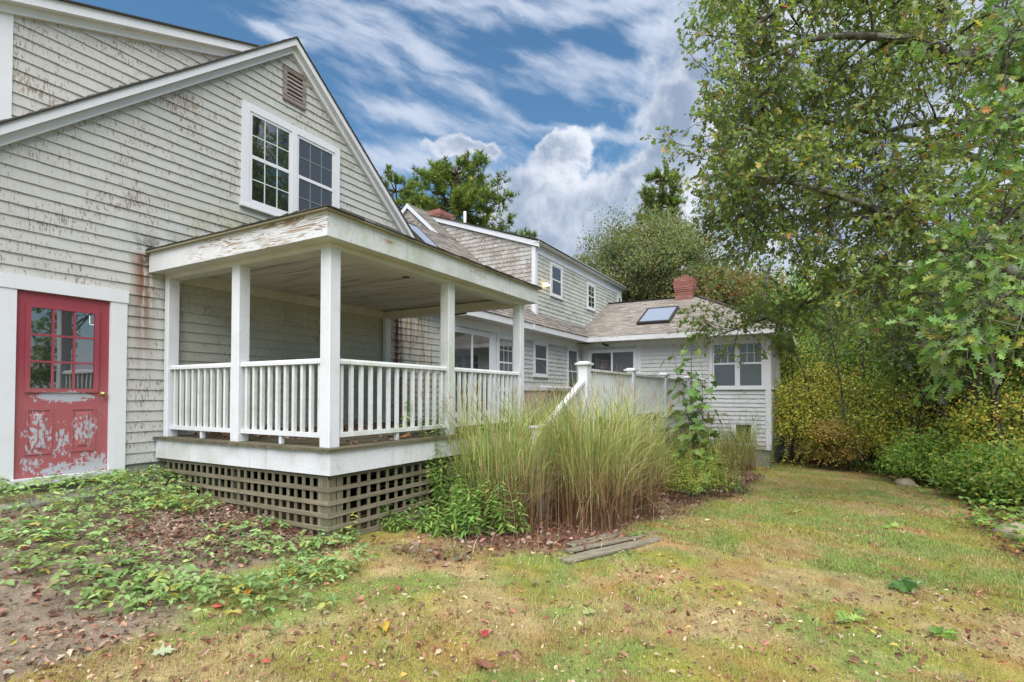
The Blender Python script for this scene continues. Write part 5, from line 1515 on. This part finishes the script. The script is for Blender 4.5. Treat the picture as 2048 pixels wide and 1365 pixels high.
def sapling():
    r = np.random.default_rng(470)
    t = empty('sapling', (0, 0, 0)); tag(t, 'tall sapling with big lobed leaves in front of the deck railing', 'sapling')
    b = gpt(1395, 992); T_ = []; P = []; D = []; S = []
    dpt = float((b - CAM) @ FW)
    for (tu, tv, du) in ((1383, 648, 0), (1345, 702, -8), (1430, 820, 8), (1365, 780, -5), (1405, 740, 4)):
        top = wp(tu, tv, dpt + r.uniform(-.3, .3))
        st = np.array([b + np.array((du * .006, du * .004, 0)), b * .6 + top * .4 + r.normal(size=3) * .06, top]); st = smooth_line(st, 5)
        T_.append((st, .016, .004)); L = np.linalg.norm(top - b)
        k = int(L / .115)
        for j in range(k):
            f = .12 + .88 * j / k; p, dd = along(st, f)
            for s2 in (0, 1):
                a = j * 1.9 + s2 * pi + r.uniform(-.4, .4); pl = r.uniform(.12, .30) * (1.2 - .5 * f)
                e = p + np.array((cos(a), sin(a), .25)) * pl
                T_.append((np.array([p, (p + e) / 2 + np.array((0, 0, .01)), e]), .0035, .002))
                P.append(e); D.append((cos(a), sin(a), r.uniform(-1.3, -.1))); S.append((.27 - .13 * f) * r.uniform(.55, 1.2))
    tubes('stems', T_, 'bark', t, 6)
    k = len(P)
    scatter('leaves', *MAPLE, frames(np.array(D), np.array(S), r=r, jit=.3), np.array(P), palette(k, [(.105, .175, .05), (.14, .22, .06), (.08, .14, .045), (.25, .27, .08)], [4, 3, 2, .4], r=r), 'leaf', t)
sapling()

# ================================================================== ground vines, litter, lawn
RG = np.random.default_rng(77)
VP = []; 
patches = [(60, 1010, .45, 120), (150, 1000, .45, 150), (230, 985, .40, 170), (300, 985, .40, 190), (370, 965, .35, 170), (330, 1010, .35, 130), (250, 1025, .35, 120), (420, 985, .22, 40), (390, 1020, .25, 60),
           (30, 1075, .40, 110), (100, 1090, .40, 110), (160, 1060, .40, 70), (20, 1040, .5, 70), (170, 1130, .35, 90), (250, 1165, .32, 110), (310, 1195, .30, 100), (390, 1190, .28, 60), (210, 1185, .25, 50), (40, 1140, .3, 40), (470, 1075, .25, 40), (520, 1065, .2, 25), (560, 1110, .28, 50), (620, 1105, .25, 60), (660, 1090, .22, 50), (450, 1110, .3, 50), (520, 1180, .3, 60), (600, 1170, .3, 60), (640, 1150, .25, 50), (560, 1230, .28, 35), (480, 1210, .25, 35), (680, 1130, .25, 45), (360, 945, .2, 60)]
for (u, v, rad, n) in patches:
    n = int(n * .80); c = gpt(u, v); a = RG.uniform(0, 6.28, n); q = rad * np.sqrt(RG.random(n)) * 1.1
    VP.append(np.stack([c[0] + q * np.cos(a) * 1.3, c[1] + q * np.sin(a)], -1))
VP = np.concatenate(VP); VP = VP[VP[:, 1] < -.08]
k = len(VP); hh = RG.uniform(.03, .14, k) + .10 * sstep(VP[:, 1], -1.2, -.3)
ctr = np.stack([VP[:, 0], VP[:, 1], gz(VP[:, 0], VP[:, 1]) + hh], -1)
P = []; D = []; S = []
az = RG.uniform(0, 6.28, k)
for j, da in enumerate((0, 2.0, -2.0)):
    an = az + da + RG.normal(size=k) * .25
    D.append(np.stack([np.cos(an), np.sin(an), RG.normal(size=k) * .25 - .1], -1)); P.append(ctr); S.append(RG.uniform(.04, .08, k) * (1.0 if j == 0 else .85))
P = np.concatenate(P); D = np.concatenate(D); S = np.concatenate(S)
cc = palette(k, [(.15, .22, .08), (.19, .27, .11), (.12, .185, .06), (.25, .28, .09), (.31, .26, .06)], [4, 4, 3, 1.2, .3], r=RG)
vines = scatter('ground_vines', *OVAL, frames(D, S, jit=.35, r=RG), P, np.tile(cc, (3, 1)), 'leaf'); tag(vines, 'green creeping vine leaves over the ground by the step and lattice', 'vine', kind='stuff')
foot = ctr + np.stack([RG.normal(size=k) * .05, RG.normal(size=k) * .05, -hh + .012], -1)
T_ = [(np.array([foot[i], (foot[i] + foot[j]) / 2 + np.array((RG.normal() * .05, RG.normal() * .05, .01)), foot[j]]), .0022, .0018) for i, j in zip(range(0, k - 1, 3), range(1, k, 3)) if np.linalg.norm(foot[i] - foot[j]) < .45]
T_ += [(np.array([foot[i], (foot[i] * .6 + ctr[i] * .4) + np.array((0, 0, .01)), ctr[i]]), .0016, .0012) for i in range(0, k, 2)]
tubes('vine_stems', T_, 'bark_pine', vines, 3)['kind'] = 'stuff'

def litter(name, label, n, area, dens, size, cols, lift=.012, tmpl=OVAL, jit=.5, surf=None, parent=None, flat=.25):
    x = RG.uniform(area[0], area[1], n * 6); y = RG.uniform(area[2], area[3], n * 6)
    keep = RG.random(n * 6) < dens(x, y); x = x[keep][:n]; y = y[keep][:n]; k = len(x)
    z = (gz(x, y) if surf is None else np.full(k, surf)) + RG.uniform(.002, lift, k)
    a = RG.uniform(0, 6.28, k)
    D = np.stack([np.cos(a), np.sin(a), RG.normal(size=k) * flat], -1)
    o = scatter(name, *tmpl, frames(D, RG.uniform(*size, k), jit=jit, r=RG), np.stack([x, y, z], -1), palette(k, *cols, jit=.28, r=RG) * (.72 if lift in (.03, .035, .022, .05, .04) else 1.0), 'leaf_dry' if lift < .1 else 'leaf', parent)
    if parent is None: tag(o, label, 'leaves', kind='stuff')
    else: o['kind'] = 'stuff'
    return o
BROWN = ([(.16, .085, .06), (.22, .13, .09), (.11, .065, .05), (.30, .22, .17), (.24, .08, .055), (.20, .17, .14)], [4, 3, 3, 2.4, 1, 2])
MIXED = ([(.27, .15, .10), (.20, .11, .075), (.30, .15, .10), (.38, .29, .20), (.36, .28, .08), (.30, .09, .075)], [4, 3, 1.6, 3.2, .8, .6])
def d_left(x, y): return np.clip(soil_mask(x, y) * (.14 + .9 * sstep(np.hypot((x - .1) / 1.3, (y + 2.3) / 1.1), 1.1, .3)), 0, 1) * (y < -.6) + .9 * sstep(np.hypot((x - .45) / .45, (y + 2.6) / .9), 1.1, .5)
litter('dead_leaf_litter', 'heap of brown dead leaves along the door side of the lattice', 5200, (-3.2, .75, -4.4, -.3), d_left, (.022, .065), BROWN, .03, jit=.8, flat=.5)
litter('dead_leaf_litter', 'brown dead leaves under the tall grass and weeds', 7500, (.6, 12, -6.3, -3.2), lambda x, y: bed_mask(x, y), (.04, .09), BROWN, .035, jit=.8, flat=.5)
litter('lawn_leaf_litter', 'scattered fallen leaves dotted over the whole lawn', 5200, (-2.4, 14, -9.6, -3.4), lambda x, y: (1 - bed_mask(x, y)) * np.clip(1.6 / (1 + .12 * (x + 3.2) ** 2 * .35), .12, 1) * (.15 + sstep(fbm(x * 1.1, y * 1.1), .35, .7)), (.016, .062), MIXED, .022, jit=.9, tmpl=CRUMPLE, flat=.5)
litter('lawn_leaf_litter', 'tiny pale leaf scraps and chaff between the lawn grass', 20000, (-2.6, 11, -9.6, -3.4), lambda x, y: np.clip(3.0 / ((x + 3.2) ** 2 + (y + 7.4) ** 2 + 1), .05, 1), (.012, .028), ([(.26, .20, .13), (.20, .13, .08), (.16, .08, .05), (.32, .27, .2)], [3, 3, 3, 1]), .018, jit=.9, tmpl=QUAD, flat=.5)
litter('woodland_leaf_litter', 'leafy litter along the woodland edge', 6000, (5, 20, -13, -6.5), lambda x, y: wood_mask(x, y) * .9, (.06, .11), ([(.22, .11, .06), (.30, .17, .07), (.36, .26, .06), (.14, .08, .05)], [3, 3, 2, 2]), .03, jit=.8, flat=.4, tmpl=QUAD)
litter('leaf_litter', '', 700, (.8, 4.6, -3.15, -.1), lambda x, y: sstep(fbm(x * 1.5, y * 1.5), .40, .60), (.05, .10), BROWN, .05, surf=.366, parent=porch, jit=.9, flat=.5)
litter('leaf_litter', '', 900, (4.9, 14.9, -4.2, -.1), lambda x, y: .3 + sstep(fbm(x * 1.2, y * 1.2), .4, .6), (.05, .10), BROWN, .04, surf=.366, parent=deck, jit=.9, flat=.5)
litter('undergrowth', 'low green leafy undergrowth along the woodland edge', 5200, (5, 19, -12.5, -6.8), lambda x, y: sstep(y - woods_edge(x) + (fbm(x * 1.3, y * 1.3) - .5) * 2.2, .15, -.3) * sstep(fbm(x * .9 + 4, y * .9), .30, .5), (.07, .13), ([(.12, .20, .045), (.17, .25, .06), (.09, .15, .04), (.30, .26, .05)], [4, 3, 3, 1]), .38, jit=.4, flat=.3, tmpl=OVAL)
# reddish dead stems in the bed
n = 1400; x = RG.uniform(1.0, 8.5, n * 4); y = RG.uniform(-6.0, -3.3, n * 4); kp = RG.random(n * 4) < bed_mask(x, y) * .8; x = x[kp][:n]; y = y[kp][:n]; n = len(x)
o = ribbons('dead_stems', np.stack([x, y, gz(x, y) - .01], -1), RG.uniform(0, 6.28, n), np.abs(RG.normal(size=n)) * .8 + .1, RG.uniform(.12, .42, n), RG.uniform(.0015, .003, n), lambda s, q: palette(q, [(.20, .07, .06), (.26, .15, .10), (.33, .27, .20), (.14, .08, .05)], [3, 3, 1.2, 2], r=RG)[:, None] * np.ones((1, len(s), 1)), 'grass_blade', None, 5, r=RG)
tag(o, 'thin reddish dead stems among the leaves of the bed', 'stems', kind='stuff')

def lawn(n, area, size, wd, name, label, dens):
    x = RG.uniform(area[0], area[1], n * 4); y = RG.uniform(area[2], area[3], n * 4)
    kp = RG.random(n * 4) < dens(x, y); x = x[kp][:n]; y = y[kp][:n]; k = len(x)
    base = np.stack([x, y, gz(x, y) - .004], -1); az = RG.uniform(0, 6.28, k)
    L = RG.uniform(*size, k); le = np.abs(RG.normal(size=k)) * .9 + .2
    tip = base + np.stack([np.cos(az) * L * le * .8, np.sin(az) * L * le * .8, L * np.clip(1 - .35 * le, .15, 1)], -1)
    sd = np.stack([-np.sin(az), np.cos(az), np.zeros(k)], -1) * (wd * RG.uniform(.6, 1.3, k))[:, None]
    V = np.stack([base - sd, base + sd, tip], 1).reshape(-1, 3)
    g = ground_col(x, y)
    pal = palette(k, [(.12, .155, .045), (.18, .185, .06), (.36, .28, .17), (.30, .21, .115), (.20, .135, .055)], [2.0, 1.8, 2.6, 2.4, 1.6], r=RG)
    gre = (g[:, 1] / (g[:, 0] + 1e-4)); m = np.clip((gre - .72) / .35, 0, 1)[:, None]
    c = g * .62 * 1.35 + pal * .42; c = c * (1 - .5 * m) + (c * np.array((.62, 1.0, .62))) * .5 * m
    o = fast_mesh(name, V, np.arange(3 * k), np.arange(k) * 3, 'grass_blade', None, np.repeat(c[:, None], 3, 1).reshape(-1, 3))
    tag(o, label, 'grass', kind='stuff'); return o
def lawn_ok(x, y): return (1 - soil_mask(x, y) * .93) * (1 - bed_mask(x, y) * .93) * (1 - wood_mask(x, y) * .9) * (.35 + .65 * sstep(fbm(x * 2.2, y * 2.2), .3, .55))
lawn(390000, (-2.6, 3.5, -10.2, -2.8), (.014, .055), .0019, 'lawn_grass', 'short dry grass and moss of the lawn near the planks', lambda x, y: lawn_ok(x, y) * np.clip(7.0 / ((x + 3.2) ** 2 + (y + 7.4) ** 2 + 1), .12, 1))
lawn(160000, (3.0, 17, -10.5, -4.5), (.025, .07), .0042, 'lawn_grass', 'short grass of the lawn towards the sunroom and woods', lambda x, y: lawn_ok(x, y) * np.clip(50.0 / ((x + 3.2) ** 2 + 1), .2, 1))
# longer tufts
n = 16000; x = RG.uniform(-2.3, 9, n * 5); y = RG.uniform(-9.3, -3.4, n * 5); kp = RG.random(n * 5) < lawn_ok(x, y) * sstep(fbm(x * 1.9 + 50, y * 1.9), .52, .70); x = x[kp][:n]; y = y[kp][:n]; n = len(x)
o = ribbons('grass_tufts', np.stack([x, y, gz(x, y) - .005], -1), RG.uniform(0, 6.28, n), np.abs(RG.normal(size=n)) * .7 + .1, RG.uniform(.04, .11, n), RG.uniform(.0012, .0024, n), lambda s, q: palette(q, [(.14, .23, .055), (.20, .26, .07), (.35, .30, .16)], [3, 3, 1.3], r=RG)[:, None] * np.ones((1, len(s), 1)), 'grass_blade', None, 3, r=RG)
tag(o, 'longer green grass tufts dotted about the lawn', 'grass', kind='stuff')

# ================================================================== small things on the lawn
def plank(label, a, b, w, h, roll, seed):
    h *= .62; w *= 1.35
    o = MB().beam((0, 0, 0), (1, 0, 0), 1, 1)
    a = np.array(a); b = np.array(b); r = np.random.default_rng(seed)
    d = norm(b - a); s = norm(np.cross(d, (0, 0, 1))); u = np.cross(s, d); u = u * cos(roll) + s * sin(roll); s = np.cross(d, u)
    V = []; F = []; n = 9
    for i in range(n):
        f = i / (n - 1); c = a + (b - a) * f + u * (.012 * sin(f * 3.1 + seed)); e = .9 if i in (0, n - 1) else 1
        for (p, q) in ((-1, -1), (1, -1), (1, .6), (.92, 1), (-.92, 1), (-1, .6)): V.append(c + s * p * w / 2 * e + u * q * h / 2 + r.normal(size=3) * .0012)
    for i in range(n - 1):
        for j in range(6): F.append((i * 6 + j, i * 6 + (j + 1) % 6, (i + 1) * 6 + (j + 1) % 6, (i + 1) * 6 + j))
    F += [tuple(range(6))[::-1], tuple(range(len(V) - 6, len(V)))]
    o = mesh('plank', V, F, 'plank_wood'); tag(o, label, 'plank', 'loose planks on the lawn'); return o
up = np.array((0, 0, .014))
plank('front loose weathered plank, the one farthest from the tall grass', gpt(1128, 1128) + up, gpt(1322, 1078) + up, .095, .038, .12, 1)
plank('middle loose weathered plank lying between two others', gpt(1135, 1108) + up, gpt(1312, 1064) + up, .10, .036, -.15, 2)
plank('back loose weathered plank, half under leaves beside the tall grass', gpt(1138, 1094) + up, gpt(1240, 1066) + up, .10, .036, .05, 3)
def fallen_leaf(label, u, v, tmpl, size, col, ang, tilt, seed):
    p = gpt(u, v) + np.array((0, 0, .022)); r = np.random.default_rng(seed)
    d = np.array([[cos(ang), sin(ang), tilt]])
    o = scatter('fallen_leaf', *tmpl, frames(d, [size], jit=.25, r=r), p[None], np.array([col]), 'leaf_dry'); tag(o, label, 'leaf'); return o
fallen_leaf('curled bright yellow fallen leaf on the dry lawn', 772, 1272, CRUMPLE, .17, (.52, .36, .05), 1.0, .25, 1)
fallen_leaf('pale green oak leaf lying on the lawn in front of the planks', 1165, 1235, OAK, .14, (.33, .36, .16), -.4, .05, 2)
fallen_leaf('whitish green oak leaf lying near the bare soil', 300, 1318, OAK, .12, (.34, .38, .24), -.5, .1, 3)
fallen_leaf('round orange leaf lying among the vines', 490, 1200, OVAL, .12, (.50, .22, .04), .6, .3, 4)
fallen_leaf('crimson leaf lying on the dry grass', 965, 1282, OVAL, .09, (.34, .05, .06), .2, .2, 5)
fallen_leaf('large crumpled brown leaf on the lawn', 975, 1345, MAPLE, .13, (.24, .11, .07), 1.2, .3, 6)
fallen_leaf('pair-lobed red leaf lying beside the vines', 430, 1222, MAPLE, .08, (.55, .10, .10), .1, .15, 7)
fallen_leaf('brown oak leaf on the lawn right of the pale green one', 1255, 1230, OAK, .15, (.22, .11, .08), .2, .1, 8)
fallen_leaf('cream coloured leaf lying on the moss by the bed', 1410, 1045, OVAL, .11, (.62, .55, .36), -.6, .15, 9)
def fallen_twig(label, u, v, L, n, ang, col, seed, size=.13):
    r = np.random.default_rng(seed); p = gpt(u, v) + np.array((0, 0, .03))
    t = empty('fallen_twig', (0, 0, 0)); tag(t, label, 'twig')
    st = line(p, (cos(ang), sin(ang), 0), L, 6, .12, 0, r); st[:, 2] = gz(st[:, 0], st[:, 1]) + .03
    tubes('stem', [(st, .005, .002)], 'bark_dark', t, 4)
    f = r.uniform(.15, 1, n); P = np.array([along(st, q)[0] for q in f]); a = ang + r.uniform(-1.3, 1.3, n)
    scatter('leaves', *OAK, frames(np.stack([np.cos(a), np.sin(a), r.uniform(-.05, .35, n)], -1), r.uniform(.7, 1.1, n) * size, jit=.4, r=r), P, palette(n, col, [1] * len(col), r=r), 'leaf', t)
fallen_twig('fallen twig with dark green oak leaves on the open lawn', 1800, 1195, .62, 22, -.35, [(.06, .13, .035), (.09, .17, .05)], 21)
fallen_twig('fallen twig with pale yellow-green oak leaves', 1655, 1255, .4, 8, -.6, [(.27, .32, .10), (.2, .27, .08)], 22)
fallen_twig('fallen green twig near the woodland edge of the lawn', 1770, 1062, .5, 9, -.4, [(.25, .30, .08), (.16, .23, .06)], 23)
fallen_twig('fallen pale twig on the lawn below the sunroom', 1575, 1032, .4, 9, -.4, [(.33, .35, .13), (.25, .29, .09)], 24)
fallen_twig('fallen twig with green leaves at the lower lawn', 1850, 1285, .35, 7, -.5, [(.20, .27, .07), (.12, .2, .05)], 25)
fallen_twig('green oak sprig lying on the back planks', 1245, 1078, .3, 9, -.3, [(.10, .19, .05), (.14, .24, .07)], 26, .11)
def boulder(label, u, v, s, seed):
    r = np.random.default_rng(seed); p = gpt(u, v); V = []; F = []; n, m_ = 12, 7
    for j in range(m_ + 1):
        th = pi * j / m_
        for i in range(n):
            ph = 2 * pi * i / n; q = np.array((sin(th) * cos(ph), sin(th) * sin(ph), cos(th) * .62)); q *= 1 + .16 * (vnoise(np.array(q[0] * 2.2 + seed), np.array(q[1] * 2.2 + q[2] * 1.7)) - .5) * 2
            V.append(p + q * s + np.array((0, 0, s * .12)))
    for j in range(m_):
        for i in range(n): F.append((j * n + i, (j + 1) * n + i, (j + 1) * n + (i + 1) % n, j * n + (i + 1) % n))
    o = mesh('boulder', V, F, 'stone', None, True); tag(o, label, 'rock'); return o
boulder('rounded tan boulder at the woodland edge of the lawn', 2032, 1075, .27, 5)
boulder('low grey stone under the shrubs at the lawn corner', 1812, 972, .24, 6)
